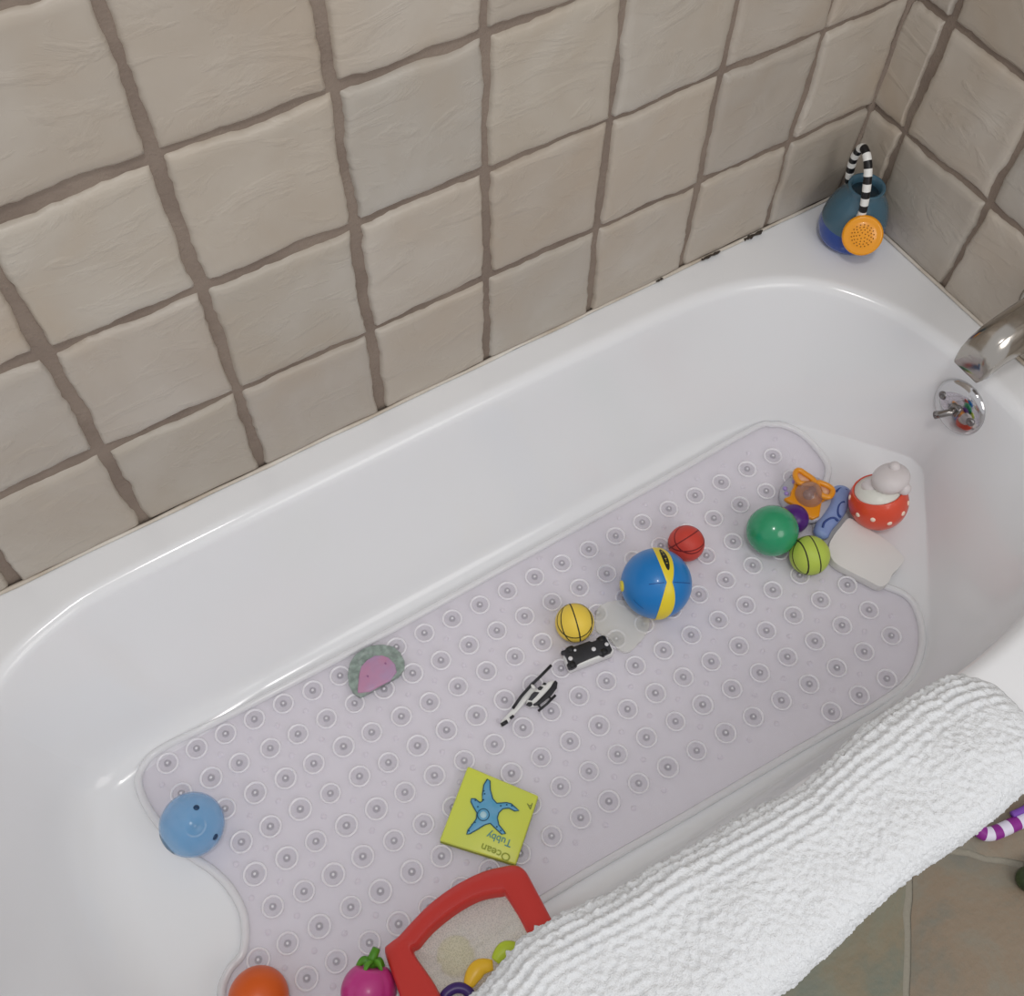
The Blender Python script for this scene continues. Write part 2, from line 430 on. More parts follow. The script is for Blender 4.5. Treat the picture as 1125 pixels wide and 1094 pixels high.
# overflow plate on the drain-end wall
from mathutils.bvhtree import BVHTree
bpy.context.view_layer.update()
_t = BVHTree.FromPolygons([v.co[:] for v in tb.data.vertices], [p.vertices[:] for p in tb.data.polygons])
_l, _n, _i, _d = _t.ray_cast(CAM*U - Vector(tub.location), ray(1057, 446))
pc = (_l + Vector(tub.location))/U
if _n.x > 0: _n = -_n
pn = (_n + Vector((-0.25, 0, 0.1))).normalized(); pc = pc + pn*0.012
Mz = pn.to_track_quat('Z', 'Y').to_matrix()
bm = bmesh.new()
lathe(bm, [(0.262,-0.05),(0.262,0.02),(0.252,0.04),(0.225,0.055),(0.15,0.07),(0.07,0.076),(0,0.078)], 48, pc, Mz)
plate = link('overflow_plate', bm, M_chrome, tub)
plate['label'] = 'round chrome overflow plate with two screws and a lever'
for sx, sy in ((-0.02, 0.165), (0.02, -0.165)):
    bm = bmesh.new()
    c = pc + Mz @ Vector((0,0,0.055)) + Mz @ Vector((0, 0, 0)) + Vector((0, sy, 0.01)) 
    lathe(bm, [(0.040,0.0),(0.040,0.016),(0.030,0.024),(0.012,0.022),(0.010,0.012),(0,0.012)], 20, c, Mz)
    link('screw', bm, mat('screw_metal', (0.25,0.24,0.24,1), rough=0.3, metal=1.0), plate)
bm = bmesh.new()
c = pc + pn*0.07
box(bm, (-0.05,-0.05,-0.02), (0.05,0.05,0.03), 0, 0.012)
bmesh.ops.transform(bm, matrix=Matrix.Translation(c) @ Mz.to_4x4(), verts=bm.verts[:])
tip = c + pn*0.10 + Vector((-0.02, 0.08, -0.10))
tube(bm, [c+pn*0.0, c+pn*0.06, c.lerp(tip, 0.6)+pn*0.03, tip], lambda t: 0.026+0.010*t, n=12)
link('trip_lever', bm, mat('lever_metal', (0.30,0.28,0.27,1), rough=0.22, metal=1.0), plate)

# ------------------------------------------------------------------ tub spout
sp = thing('tub_spout', 'worn chrome bathtub spout reaching out from the right wall above the overflow plate', 'spout', (0.0, -2.30, 0.62))
bm = bmesh.new(); rings = []
secs = [ # x, centre y, centre z, half width, half height
 (0.03, 0.66, 0.19, 0.20), (-0.12, 0.66, 0.185, 0.20), (-0.30, 0.67, 0.175, 0.17), (-0.48, 0.66, 0.165, 0.15), (-0.62, 0.63, 0.16, 0.14), (-0.72, 0.57, 0.155, 0.14), (-0.78, 0.50, 0.145, 0.12), (-0.80, 0.44, 0.13, 0.08)]
for x, cz, hw, hh in secs:
    rg = [bm.verts.new((x, -2.28 + hw*a, cz + hh*b)) for a, b in ((-0.92,-1),(-1,-0.8),(-1,0.05),(-0.97,0.2),(-0.5,0.93),(-0.36,1),(0.36,1),(0.5,0.93),(0.97,0.2),(1,0.05),(1,-0.8),(0.92,-1))]
    rings.append(rg)
NS = len(rings[0])
for A, B in zip(rings, rings[1:]):
    for k in range(NS): bm.faces.new((A[k], A[(k+1)%NS], B[(k+1)%NS], B[k]))
bm.faces.new(rings[0][::-1]); bm.faces.new(rings[-1])
sb = link('spout_body', bm, M_nickel, sp); autosharp(sb, 60)
bm = bmesh.new()
lathe(bm, [(0.10,0.05),(0.135,0.05),(0.14,-0.02),(0.135,-0.08),(0.115,-0.09),(0.10,-0.08),(0.095,0.0)], 28, (-0.66, -2.28, 0.43))
link('spout_nozzle', bm, M_chrome, sp)
bm = bmesh.new()
lathe(bm, [(0.26,0.0),(0.27,0.02),(0.265,0.05),(0.22,0.08),(0.19,0.08)], 32, (0.0,-2.28,0.62), Vector((-1,0,0)).to_track_quat('Z','Y').to_matrix())
link('wall_flange', bm, M_nickel, sp)

# ------------------------------------------------------------------ bath mat
def vinyl(name, col, alpha, rough=0.3, bump=0.15, bscale=70):
    m = mat(name, col, rough=rough, alpha=alpha, bump=bump, bscale=bscale, spec=0.5)
    return m
M_vinyl = vinyl('clear_lilac_vinyl', srgb(244,237,248), 0.27, 0.25, 0.25, 55)
M_bead = vinyl('clear_vinyl_edge', srgb(248,248,250), 0.62, 0.15, 0.0)
M_cup = vinyl('suction_cup_rim', srgb(252,250,255), 0.72, 0.15, 0.0)
M_cupin = vinyl('suction_cup_well', srgb(200,196,208), 0.08, 0.12, 0.0)
M_nub = vinyl('suction_cup_nub', srgb(120,118,128), 0.36, 0.08, 0.0)
bath_mat = thing('bath_mat', 'clear lilac vinyl bath mat with rows of suction cups lying on the tub floor', 'bath mat', (-4.5, -2.4, ZF))
mat_pts = [(-6.90,-1.10),(-7.50,-1.07),(-7.70,-1.12),(-7.80,-1.26),(-7.79,-1.55),(-7.68,-1.92),(-7.56,-2.16),(-7.50,-2.36),(-7.50,-2.58),(-7.60,-2.79),(-7.75,-2.86),(-7.86,-3.0),(-7.86,-3.35),(-7.72,-3.56),(-7.4,-3.63),
           (-5.58,-3.63),(-4.2,-3.70),(-3.0,-3.76),(-2.3,-3.80),(-1.95,-3.76),(-1.68,-3.60),(-1.52,-3.40),(-1.47,-3.20),(-1.58,-3.0),(-1.74,-2.75),(-1.80,-2.45),(-1.66,-2.18),(-1.40,-1.98),(-1.18,-1.80),(-1.13,-1.55),(-1.15,-1.36),(-1.22,-1.22),(-1.32,-1.14),(-1.52,-1.08),(-2.6,-1.10),(-4.2,-1.11),(-5.6,-1.12)]
outl = spline([(x, y, 0) for x, y in mat_pts], True, 5)
def inside(p, poly):
    c = False; n = len(poly)
    for i in range(n):
        a, b = poly[i], poly[i-1]
        if (a.y > p[1]) != (b.y > p[1]) and p[0] < (b.x-a.x)*(p[1]-a.y)/(b.y-a.y)+a.x: c = not c
    return c
def edge_dist(p, poly):
    q = Vector((p[0], p[1], 0)); best = 9
    for i in range(len(poly)):
        a, b = poly[i-1], poly[i]; e = b-a
        t = max(0, min(1, (q-a).dot(e)/max(e.length_squared, 1e-12))); best = min(best, (q-a-e*t).length)
    return best
bm = bmesh.new()
slab(bm, [(p.x, p.y) for p in outl], ZF+0.008, ZM)
cups = []
for j in range(-5, 6):
    for i in range(-13, 13):
        x = -4.44 + 0.275*i + 0.0014*i*i*(1 if i > 0 else -1)*(-1 if i < 0 else 1)
        y = -2.456 + 0.283*j - 0.037*(x+4.44)
        if inside((x, y), outl) and edge_dist((x, y), outl) > 0.12: cups.append((x, y))
        xb, yb = x+0.138, y+0.141
        if inside((xb, yb), outl) and edge_dist((xb, yb), outl) > 0.08 and random.random() < 0.85:
            lathe(bm, [(0.024,-0.002),(0.018,0.012),(0.008,0.018),(0,0.019)], 10, (xb+random.uniform(-.01,.01), yb, ZM))
mo = link('mat_sheet', bm, M_vinyl, bath_mat); autosharp(mo, 40)
bm = bmesh.new(); tube(bm, [(p.x, p.y, ZM) for p in outl], 0.032, n=8, closed=True)
link('rolled_edge', bm, M_bead, bath_mat)
def cup_mesh():
    bm = bmesh.new()
    prof = [(0.097,-0.002),(0.100,0.010),(0.094,0.019),(0.086,0.018),(0.080,0.006),(0.046,0.004),(0.033,0.007),(0.030,0.018),(0.022,0.026),(0.013,0.020),(0.012,0.018),(0.006,0.024),(0,0.026)]
    lathe(bm, prof, 24, (0,0,0), None, 0, lambda i: 0 if i < 4 else (1 if i < 6 else (2 if i < 10 else 0)))
    return bm
cups.sort(key=lambda c: (Vector((c[0], c[1], ZM))-CAM).length)
cup0 = None
for q, (x, y) in enumerate(cups[:100]):
    if cup0 is None:
        cup0 = link('suction_cup', cup_mesh(), [M_cup, M_cupin, M_nub], bath_mat, origin=None)
        # shift so that the mesh sits at its own origin
        cup0.data.transform(Matrix.Translation(Vector(bath_mat['_org'])*U))
        c = cup0
    else:
        c = cup0.copy(); C.objects.link(c); c.parent = bath_mat
    x += random.uniform(-.008,.008); y += random.uniform(-.008,.008)
    c.location = (Vector((x, y, ZM)) - Vector(bath_mat['_org']))*U
    c.rotation_euler = (0, 0, random.uniform(0, 6.28)); s_ = random.uniform(0.84, 0.94); c.scale = (s_, s_, 1)
bm = bmesh.new()
for x, y in cups[100:]:
    b2 = cup_mesh(); merge(bm, b2, None, Matrix.Translation((x, y, ZM)) @ Matrix.Diagonal((0.89, 0.89, 1, 1)))
rest = link('suction_cup_field', bm, [M_cup, M_cupin, M_nub], bath_mat); rest['kind'] = 'stuff'

# ------------------------------------------------------------------ balls
def ball_at(u, v, rpx, zs):
    """centre and radius of a ball resting on height zs seen at u, v with radius rpx"""
    r = 0.2
    d = ray(u, v)
    for _ in range(30):
        t = (zs + r - CAM.z)/d.z
        depth = t*abs(d.dot(BACK)); r = rpx*depth/FPX * 0.985
    return CAM + d*t, r
def frame(c):
    b = (CAM - c).normalized(); r = UPV.cross(b).normalized(); u = b.cross(r)
    return r, u, b
def sp_pt(c, dx, dy):
    """unit direction on the ball's near side for an offset (right, down) in radii"""
    r, u, b = frame(c); q = max(0.0, 1-dx*dx-dy*dy)
    return r*dx - u*dy + b*math.sqrt(q)
def seam(bm, c, R, p1, p2, p3, hw=0.03, lift=1.006, n=64, mi=0):
    a, b_, d = (sp_pt(c, *p) for p in (p1, p2, p3))
    nn = (b_-a).cross(d-a).normalized(); off = a.dot(nn)
    th = math.asin(max(-1, min(1, off)))
    e1 = (a - nn*off).normalized(); e2 = nn.cross(e1)
    prev = None; first = None
    for k in range(n+1):
        ph = 2*PI*k/n; row = []
        for q in (-1, 0, 1):
            la = th + q*hw; L = lift if q == 0 else lift-0.008
            row.append(bm.verts.new(c + (e1*math.cos(ph)*math.cos(la) + e2*math.sin(ph)*math.cos(la) + nn*math.sin(la))*R*L))
        if prev:
            for q in (0, 1): bm.faces.new((prev[q], prev[q+1], row[q+1], row[q])).material_index = mi
        prev = row
M_line = mat('dark_seam', srgb(48,44,30), rough=0.7)
def sports_ball(name, label, uv, rpx, m, seams, zs=ZM, mline=M_line, hw=0.045):
    c, R = ball_at(uv[0], uv[1], rpx, zs)
    t = thing(name, label, 'ball', (c.x, c.y, zs))
    bm = bmesh.new(); uvsphere(bm, c, R, 48, 32); link('ball_skin', bm, m, t)
    if seams:
        bm = bmesh.new()
        for s in seams: seam(bm, c, R, *s, hw=hw)
        link('seam_line', bm, mline, t)
    return t, c, R
def offs(pts, cx, cy, r): return [((x-cx)/r, (y-cy)/r) for x, y in pts]
sports_ball('toy_ball', 'small yellow ball with black basketball lines beside the black and white toy vehicle', (631.3, 684), 21.8,
    mat('yellow_rubber', srgb(238,206,82), rough=0.45, bump=0.15, bscale=400, spec=0.35),
    [offs([(625.5,662.8),(633,682),(637.5,705)],631.3,684,21.8), offs([(620,666),(616.5,684),(626,704)],631.3,684,21.8), offs([(643,666),(650.5,685),(646,699)],631.3,684,21.8), offs([(616,670),(631,662.7),(646,669)],631.3,684,21.8)])
sports_ball('toy_ball', 'small lime green ball with dark basketball lines next to the green ball', (889.5, 610), 22.2,
    mat('lime_rubber', srgb(182,202,84), rough=0.45, bump=0.15, bscale=400, spec=0.35),
    [offs([(877,594),(885.5,607),(887,630)],889.5,610,22.4), offs([(891,590),(899,607),(901,628)],889.5,610,22.4), offs([(877,594),(872,603),(872,617)],889.5,610,22.4)])
sports_ball('toy_ball', 'small red ball with basketball lines behind the big blue ball', (753.9, 596.9), 20.4,
    mat('red_rubber', srgb(202,70,58), rough=0.45, bump=0.15, bscale=400, spec=0.35),
    [offs([(766,583),(753,592),(745,597)],753.9,596.9,20.6), offs([(738,602),(757.7,605.5),(772,598.5)],753.9,596.9,20.6), offs([(741,589),(742.5,597.5),(749,605)],753.9,596.9,20.6)],
    mline=mat('dark_red_seam', srgb(120,26,26), rough=0.6))
sports_ball('toy_ball', 'plain glossy green plastic ball next to the orange domed toy', (848.5, 583), 28.8,
    mat('green_plastic', srgb(44,150,104), rough=0.22, coat=0.3, bump=0.03, bscale=30), [])
sports_ball('toy_ball', 'plain orange plastic ball at the lower left end of the mat', (284, 1096), 33.5,
    mat('orange_plastic', srgb(214,92,26), rough=0.38), [])
# purple ball half hidden
c, R = ball_at(872, 570, 16.5, ZM)
t = thing('purple_ball', 'small deep purple ball half hidden behind the green ball', 'ball', (c.x, c.y, ZM))
bm = bmesh.new(); uvsphere(bm, c, R, 40, 24); link('ball_skin', bm, mat('purple_plastic', srgb(76,26,116), rough=0.3), t)

# big blue ball with yellow belt
t, c, R = sports_ball('beach_ball', 'big blue ball with a wavy yellow band and black oval print', (721, 641), 39.5,
    mat('blue_plastic', srgb(24,120,192), rough=0.33, coat=0.15), [])
P1, P2 = sp_pt(c, 0.02, -0.99), sp_pt(c, 0.36, 0.0)
e1_ = P1; nn = P1.cross(P2).normalized(); e2_ = nn.cross(e1_)
if e2_.dot(P2) < 0: e2_ = -e2_; 
def belt(bm, w, lift, ph0=0.0, ph1=2*PI, n=140, rows=6, mi=0):
    prev = None
    for k in range(n+1):
        ph = ph0+(ph1-ph0)*k/n; ww = w(ph); row = []
        for q in range(rows+1):
            la = ww*(2*q/rows-1); L = lift - (0.012 if q in (0, rows) else 0)
            row.append(bm.verts.new(c + (e1_*math.cos(ph)*math.cos(la)+e2_*math.sin(ph)*math.cos(la)+nn*math.sin(la))*R*L))
        if prev:
            for q in range(rows): bm.faces.new((prev[q], prev[q+1], row[q+1], row[q])).material_index = mi
        prev = row
PH = math.radians(80)
bm = bmesh.new(); belt(bm, lambda ph: 0.075+0.135*abs(math.sin((ph-PH)*PI/math.radians(90)))**0.8, 1.018)
belt_o = link('yellow_band', bm, mat('band_yellow', srgb(232,208,50), rough=0.4), t)
bm = bmesh.new()
belt(bm, lambda ph: 0.10*max(0.0, 1-((ph-math.radians(37))/math.radians(24))**2)**0.5+0.0005, 1.026, math.radians(13), math.radians(61), 40, 4)
pr = link('oval_print', bm, mat('print_black', srgb(28,28,20), rough=0.5), belt_o)
bm = bmesh.new()    # blocky letters of the print
for k in range(4):
    ph0 = math.radians(21+k*9)
    belt(bm, lambda ph: 0.050, 1.032, ph0, ph0+math.radians(1.6), 2, 2)
    if k % 2 == 0: belt(bm, lambda ph: 0.012, 1.032, ph0, ph0+math.radians(6), 4, 2)
link('print_letters', bm, mat('print_yellow', srgb(190,170,50), rough=0.5), belt_o)
bm = bmesh.new()
d0 = sp_pt(c, -0.955, 0.08); lathe(bm, [(0.048,-0.01),(0.046,0.012),(0.03,0.016),(0,0.016)], 20, c + d0*R*0.985, d0.to_track_quat('Z','Y').to_matrix())
bmesh.ops.scale(bm, vec=(1,1,1), verts=bm.verts[:])
link('valve_plug', bm, mat('plug_yellow', srgb(226,208,70), rough=0.4), t)
bm = bmesh.new()
def arc_line(p0, p1, w=0.012, n=16):
    a, b_ = sp_pt(c, *p0), sp_pt(c, *p1); prev = None
    for k in range(n+1):
        p = a.lerp(b_, k/n).normalized(); side = p.cross(b_-a).normalized()
        row = [bm.verts.new(c+(p+side*w*s).normalized()*R*(1.004 if s == 0 else 1.0)) for s in (-1, 0, 1)]
        if prev:
            for q in (0, 1): bm.faces.new((prev[q], prev[q+1], row[q+1], row[q]))
        prev = row
M_gr = mat('deep_blue_groove', srgb(10,72,140), rough=0.5)
for p0_, p1_ in (((-0.20, 0.02), (0.22, -0.03)), ((0.48, -0.04), (0.93, -0.02)), ((-0.62, 0.45), (-0.35, 0.70))):
    bm = bmesh.new(); arc_line(p0_, p1_); link('seam_line', bm, M_gr, t)

# translucent pale blue ball
c, R = ball_at(211, 905.5, 35.3, ZM)
M_bluet = mat('frosted_blue_plastic', srgb(118,180,228), rough=0.18, alpha=0.5, spec=0.4)
t = thing('hollow_ball', 'translucent pale blue ball with two dark dots near the left end of the mat', 'ball', (c.x, c.y, ZM))
bm = bmesh.new(); uvsphere(bm, c, R, 48, 32); link('ball_skin', bm, M_bluet, t)
for dx, dy, r in ((0.13,-0.49,0.10),(0.70,0.44,0.11)):
    bm = bmesh.new(); d0 = sp_pt(c, dx, dy); lathe(bm, [(R*r,-0.004),(R*r*0.8,0.006),(0,0.008)], 16, c+d0*R, d0.to_track_quat('Z','Y').to_matrix())
    link('dark_dot', bm, mat('dot_blue', srgb(22,60,96), rough=0.4), t)
bm = bmesh.new()
prev = None
for k in range(13):
    a = math.radians(192 + k*4.0); w = 0.035*math.sin(PI*k/12)+0.004
    p0 = sp_pt(c, math.cos(a)*0.995, -math.sin(a)*0.995); 
    row = [bm.verts.new(c+sp_pt(c, math.cos(a)*s, -math.sin(a)*s)*R*1.004) for s in (0.997, 0.997-w*2)]
    if prev: bm.faces.new((prev[0], prev[1], row[1], row[0]))
    prev = row
for v in bm.verts: pass
link('slot_opening', bm, mat('slot_dark', srgb(16,70,84), rough=0.5), t)
# ------------------------------------------------------------------ watering toy on the corner ledge
base = at(930, 261, 0.0)
t = thing('watering_toy', 'blue and teal bath watering toy with striped loop handle, standing in the tiled corner', 'toy', (base.x, base.y, 0.005))
prof = [(0,0.0),(0.18,0.0),(0.25,0.025),(0.285,0.08),(0.293,0.16),(0.285,0.235)]
bm = bmesh.new(); lathe(bm, prof, 48, (base.x, base.y, 0.006))
link('lower_body', bm, mat('royal_blue_plastic', srgb(16,64,150), rough=0.22, coat=0.4), t)
bm = bmesh.new(); lathe(bm, [(0.287,0.232),(0.287,0.245),(0.272,0.33),(0.24,0.42),(0.20,0.49),(0.165,0.545),(0.155,0.585),(0.162,0.605),(0.152,0.612),(0.130,0.60),(0.125,0.54),(0.11,0.4),(0,0.38)], 48, (base.x, base.y, 0.006))
up_ = link('upper_body', bm, mat('smoky_teal_plastic', srgb(70,104,122), rough=0.2, alpha=0.93, coat=0.3), t)
bm = bmesh.new(); lathe(bm, [(0.124,0.0),(0.11,-0.005),(0,-0.006)], 32, (base.x, base.y, 0.54))
link('neck_shade_disc', bm, mat('dark_teal', srgb(24,46,58), rough=0.15), t)  # dark disc in the open neck; its colour stands for the shade inside
fwd = Vector((CAM.x-base.x, CAM.y-base.y, 0)).normalized(); side = Vector((fwd.y, -fwd.x, 0))
if side.dot(RIGHT) < 0: side = -side
Bz = lambda f, s, z: Vector((base.x, base.y, 0)) + fwd*f + side*s + Vector((0,0,z))
hpx = [(945,238,.215),(947.5,233,.215),(950,221.6,.20),(952,207.5,.17),(953.5,193.5,.13),(953.5,179.4,.08),(951.7,169,.03),(948.5,162.5,-.02),(944,164,-.06),(938.5,173,-.09),(935.3,182,-.11),(933.4,192,-.12),(932.5,201,-.13),(933.5,206,-.125)]
hp = spline([at_plane(u, v, Bz(f_, 0, 0), fwd) for u, v, f_ in hpx], False, 12)
bm = bmesh.new(); nseg = 19; cum = [0]
for a, b in zip(hp, hp[1:]): cum.append(cum[-1]+(b-a).length)
tube(bm, hp, 0.036, n=14, mfun=lambda i: int(cum[i]/cum[-1]*nseg) % 2)
link('striped_handle', bm, [mat('handle_white', srgb(232,232,228), rough=0.35), mat('handle_black', srgb(22,20,22), rough=0.35)], t)
rc = at_plane(947.5, 258.5, Bz(0.33, 0.0, 0.3), fwd); rn = (CAM - rc).normalized(); rn = (rn*1.0 + side*0.10 - Vector((0,0,0.12))).normalized()
Mr = rn.to_track_quat('Z','Y').to_matrix(); K_ = 0.84
bm = bmesh.new(); lathe(bm, [(r_*K_, z_*K_) for r_, z_ in [(0.06,-0.14),(0.08,-0.10),(0.16,-0.05),(0.195,-0.03),(0.205,0.0),(0.198,0.025),(0.175,0.035),(0.15,0.022),(0.13,0.03),(0.06,0.034),(0,0.035)]], 44, rc, Mr)
rose = link('shower_rose', bm, mat('orange_yellow_plastic', srgb(240,158,12), rough=0.28, coat=0.3), t)
bm = bmesh.new()
for ring_, cnt in ((0.025,5),(0.05,10),(0.072,15),(0.092,18)):
    for k in range(cnt):
        a = 2*PI*k/cnt+ring_*30
        lathe(bm, [(0.006,0.0),(0.005,0.003),(0,0.003)], 6, rc+Mr@Vector((ring_*math.cos(a), ring_*math.sin(a), 0.029)), Mr)
link('spray_holes', bm, mat('hole_brown', srgb(150,92,12), rough=0.7), rose)
bm = bmesh.new(); tube(bm, [Bz(0.10,0.02,0.20), Bz(0.22,0.04,0.20), rc - rn*0.08], lambda q: 0.09-0.03*q, n=16)
link('spout_neck', bm, bpy.data.materials['royal_blue_plastic'], t)

# ------------------------------------------------------------------ orange domed toy
o3 = lambda l: crop(l, 860, 500, 10.94)
zc = ZM+0.10
cc = at(860+300/10.94, 500+500/10.94, zc)
t = thing('domed_rattle', 'orange bath toy with clear dome and two bow-shaped loops behind the green ball', 'toy', (cc.x, cc.y, ZM))
bm = bmesh.new(); lathe(bm, [(0,-0.10),(0.20,-0.10),(0.245,-0.07),(0.255,-0.03),(0.24,0.0),(0,0.01)], 40, cc)
link('clear_base', bm, mat('clear_greyish', srgb(196,196,206), rough=0.15, alpha=0.75), t)
bm = bmesh.new()
body = o3([(150,280),(130,380),(100,430),(90,490),(10,520),(60,560),(180,620),(230,680),(290,740),(360,765),(440,730),(455,640),(470,560),(590,500),(600,420),(560,400),(480,400),(400,370),(330,350),(240,300)])
slab(bm, [(p.x, p.y) for p in pix(body, zc+0.03)], zc-0.01, zc+0.04, 0, 0.014)
ob = link('orange_frame', bm, mat('orange_toy_plastic', srgb(226,146,12), rough=0.3, coat=0.2), t); autosharp(ob, 50)
dc = at(860+315/10.94, 500+475/10.94, zc+0.05)
bm = bmesh.new(); lathe(bm, [(0.128,0),(0.122,0.05),(0.10,0.09),(0.06,0.12),(0,0.13)], 32, (dc.x, dc.y, zc+0.035))
link('clear_dome', bm, mat('smoky_clear_dome', srgb(170,134,124), rough=0.05, alpha=0.55, coat=0.5), t)
bm = bmesh.new(); uvsphere(bm, (dc.x-0.01, dc.y, zc+0.06), 0.05, 16, 10, scale=(1,1,0.9)); uvsphere(bm, (dc.x+0.05, dc.y+0.02, zc+0.06), 0.035, 12, 8)
link('rattle_bead', bm, mat('bead_dark', srgb(96,84,92), rough=0.3), t)
for pts in ([(165,190),(150,250),(200,330),(290,345),(380,330),(350,280),(270,225),(210,185)], [(420,330),(430,400),(470,480),(560,500),(600,430),(560,380),(490,345)]):
    lp = spline([at(u, v, zc+0.10) for u, v in o3(pts)], True, 5)
    bm = bmesh.new(); tube(bm, lp, 0.026, n=10, closed=True)
    lo = link('bow_loop', bm, mat('loop_orange', srgb(230,150,30), rough=0.3, coat=0.2), t)
    bm = bmesh.new(); slab(bm, [(p.x, p.y) for p in lp[::2]], zc+0.075, zc+0.09)
    link('loop_panel', bm, mat('loop_peach', srgb(244,196,160), rough=0.3, alpha=0.85), lo)
bm = bmesh.new()
for u, v in ((48,450),(140,310),(30,390)):
    p = at(860+u/10.94, 500+v/10.94, zc+0.02); uvsphere(bm, (p.x, p.y, zc+0.005), 0.022, 12, 8)
link('purple_spots', bm, mat('spot_lilac', srgb(160,140,200), rough=0.4), t)

# ------------------------------------------------------------------ blue figure toy
zc = ZM+0.07
path = [at(u, v, zc) for u, v in o3([(725,385),(705,460),(680,560),(640,660),(570,760),(500,850),(460,940),(440,985)])]
t = thing('rubber_figure', 'periwinkle blue rubber toy wedged between the orange domed toy and red dotted boat', 'toy', (path[3].x, path[3].y, ZM))
bm = bmesh.new(); sp_ = spline(path, False, 6)
tube(bm, sp_, lambda q: (0.02+0.078*math.sin(min(1, q*6+0.15)*PI/2))*(1-0.30*q) if q < 0.9 else 0.065*(1-(q-0.9)*5), n=20, flat=0.7)
link('body', bm, mat('periwinkle_rubber', srgb(128,150,200), rough=0.4, col2=srgb(140,160,208), nscale=30), t)
bm = bmesh.new()
for pts in ([(740,560),(690,580),(662,640),(665,710),(700,745)], [(480,870),(500,810),(560,765),(620,755),(665,790)], [(640,440),(690,400),(770,420)]):
    tube(bm, spline([at(u, v, zc+0.052) for u, v in o3(pts)], False, 6), 0.011, n=8)
link('moulded_line', bm, mat('navy_rubber_line', srgb(52,76,140), rough=0.5), t)

# ------------------------------------------------------------------ red dotted boat toy
c, R = ball_at(965, 551, 32.3, ZF+0.01)
t = thing('bath_boat', 'round red toy boat with white dots carrying a pale grey animal figure', 'toy', (c.x, c.y, ZF+0.01))
ax = (frame(c)[1]*0.74 + frame(c)[2]*0.67 - frame(c)[0]*0.03).normalized()     # opening faces up and back
Ma = ax.to_track_quat('Z','Y').to_matrix()
bm = bmesh.new()
prof = [(R*math.sin(a), -R*math.cos(a)) for a in [PI*k/40 for k in range(0, 28)]]
zt = prof[-1][1]; rt = prof[-1][0]
prof += [(rt-0.004, zt+0.010), (rt-0.012, zt+0.014), (rt-0.022, zt), (rt-0.025, zt-0.03), (0, zt-0.03)]
prof[0] = (0, -R)
lathe(bm, prof, 56, c, Ma)
hull = link('hull', bm, mat('coral_red_plastic', srgb(220,76,48), rough=0.3, coat=0.35), t)
bm = bmesh.new(); lathe(bm, [(0, zt-0.02), (rt-0.022, zt-0.02), (rt-0.024, zt+0.012), (rt-0.10, zt+0.045), (0.10, zt+0.06), (0, zt+0.06)], 56, c, Ma)
link('deck', bm, mat('deck_offwhite', srgb(222,222,214), rough=0.35), t)
M_dot = mat('dot_white', srgb(250,226,206), rough=0.4)
for x, y in ((280,640),(478,712),(860,778),(285,798),(478,862),(690,912),(925,640),(180,560)):
    dx, dy = (920+x/12.16-965)/32.3, (500+y/12.16-551)/32.3
    if dx*dx+dy*dy > 0.97: continue
    d0 = sp_pt(c, dx, dy)
    if d0.dot(ax) > zt/R - 0.06: continue
    bm = bmesh.new(); lathe(bm, [(0.024,-0.004),(0.020,0.005),(0,0.007)], 14, c+d0*R, d0.to_track_quat('Z','Y').to_matrix())
    link('white_dot', bm, M_dot, hull)
fc = c + ax*(zt+0.10) + frame(c)[0]*0.11 + frame(c)[1]*0.03
bm = bmesh.new(); Mg = Ma
uvsphere(bm, fc, 0.165, 32, 20, scale=(1.05,0.95,0.72), M=Mg)
uvsphere(bm, fc - frame(c)[0]*0.17 - frame(c)[1]*0.07 - frame(c)[2]*0.05, 0.075, 20, 14, scale=(1,1.1,0.8), M=Mg)
uvsphere(bm, fc + frame(c)[0]*0.11 - frame(c)[1]*0.09, 0.06, 16, 12, M=Mg)
uvsphere(bm, fc + frame(c)[0]*0.03 + frame(c)[1]*0.10 + frame(c)[2]*0.06, 0.05, 16, 12, M=Mg)
link('animal_figure', bm, mat('grey_rubber', srgb(212,205,205), rough=0.45, bump=0.1, bscale=120), t)

# ------------------------------------------------------------------ white foam wedge
fo = crop([(415,690),(440,620),(500,540),(570,470),(650,520),(760,580),(850,640),(975,760),(955,830),(895,890),(860,960),(800,985),(700,935),(590,880),(450,795)], 850, 500, 6.84)
zt_ = ZM+0.10
pl = [(p.x, p.y) for p in pix(fo, zt_)]
cx_, cy_ = sum(p[0] for p in pl)/len(pl), sum(p[1] for p in pl)/len(pl)
pl = [(p.x, p.y) for p in spline([(x, y, 0) for x, y in pl], True, 3)]
bm = bmesh.new(); slab(bm, pl, ZM+0.004, zt_, 0, 0.035, 3)
o = link('foam_block', bm, mat('white_foam', srgb(224,222,220), rough=0.75, bump=0.1, bscale=200), origin=(cx_, cy_, ZM)); autosharp(o, 60)
tag(o, 'thick white foam piece lying below the red dotted boat toy', 'foam')

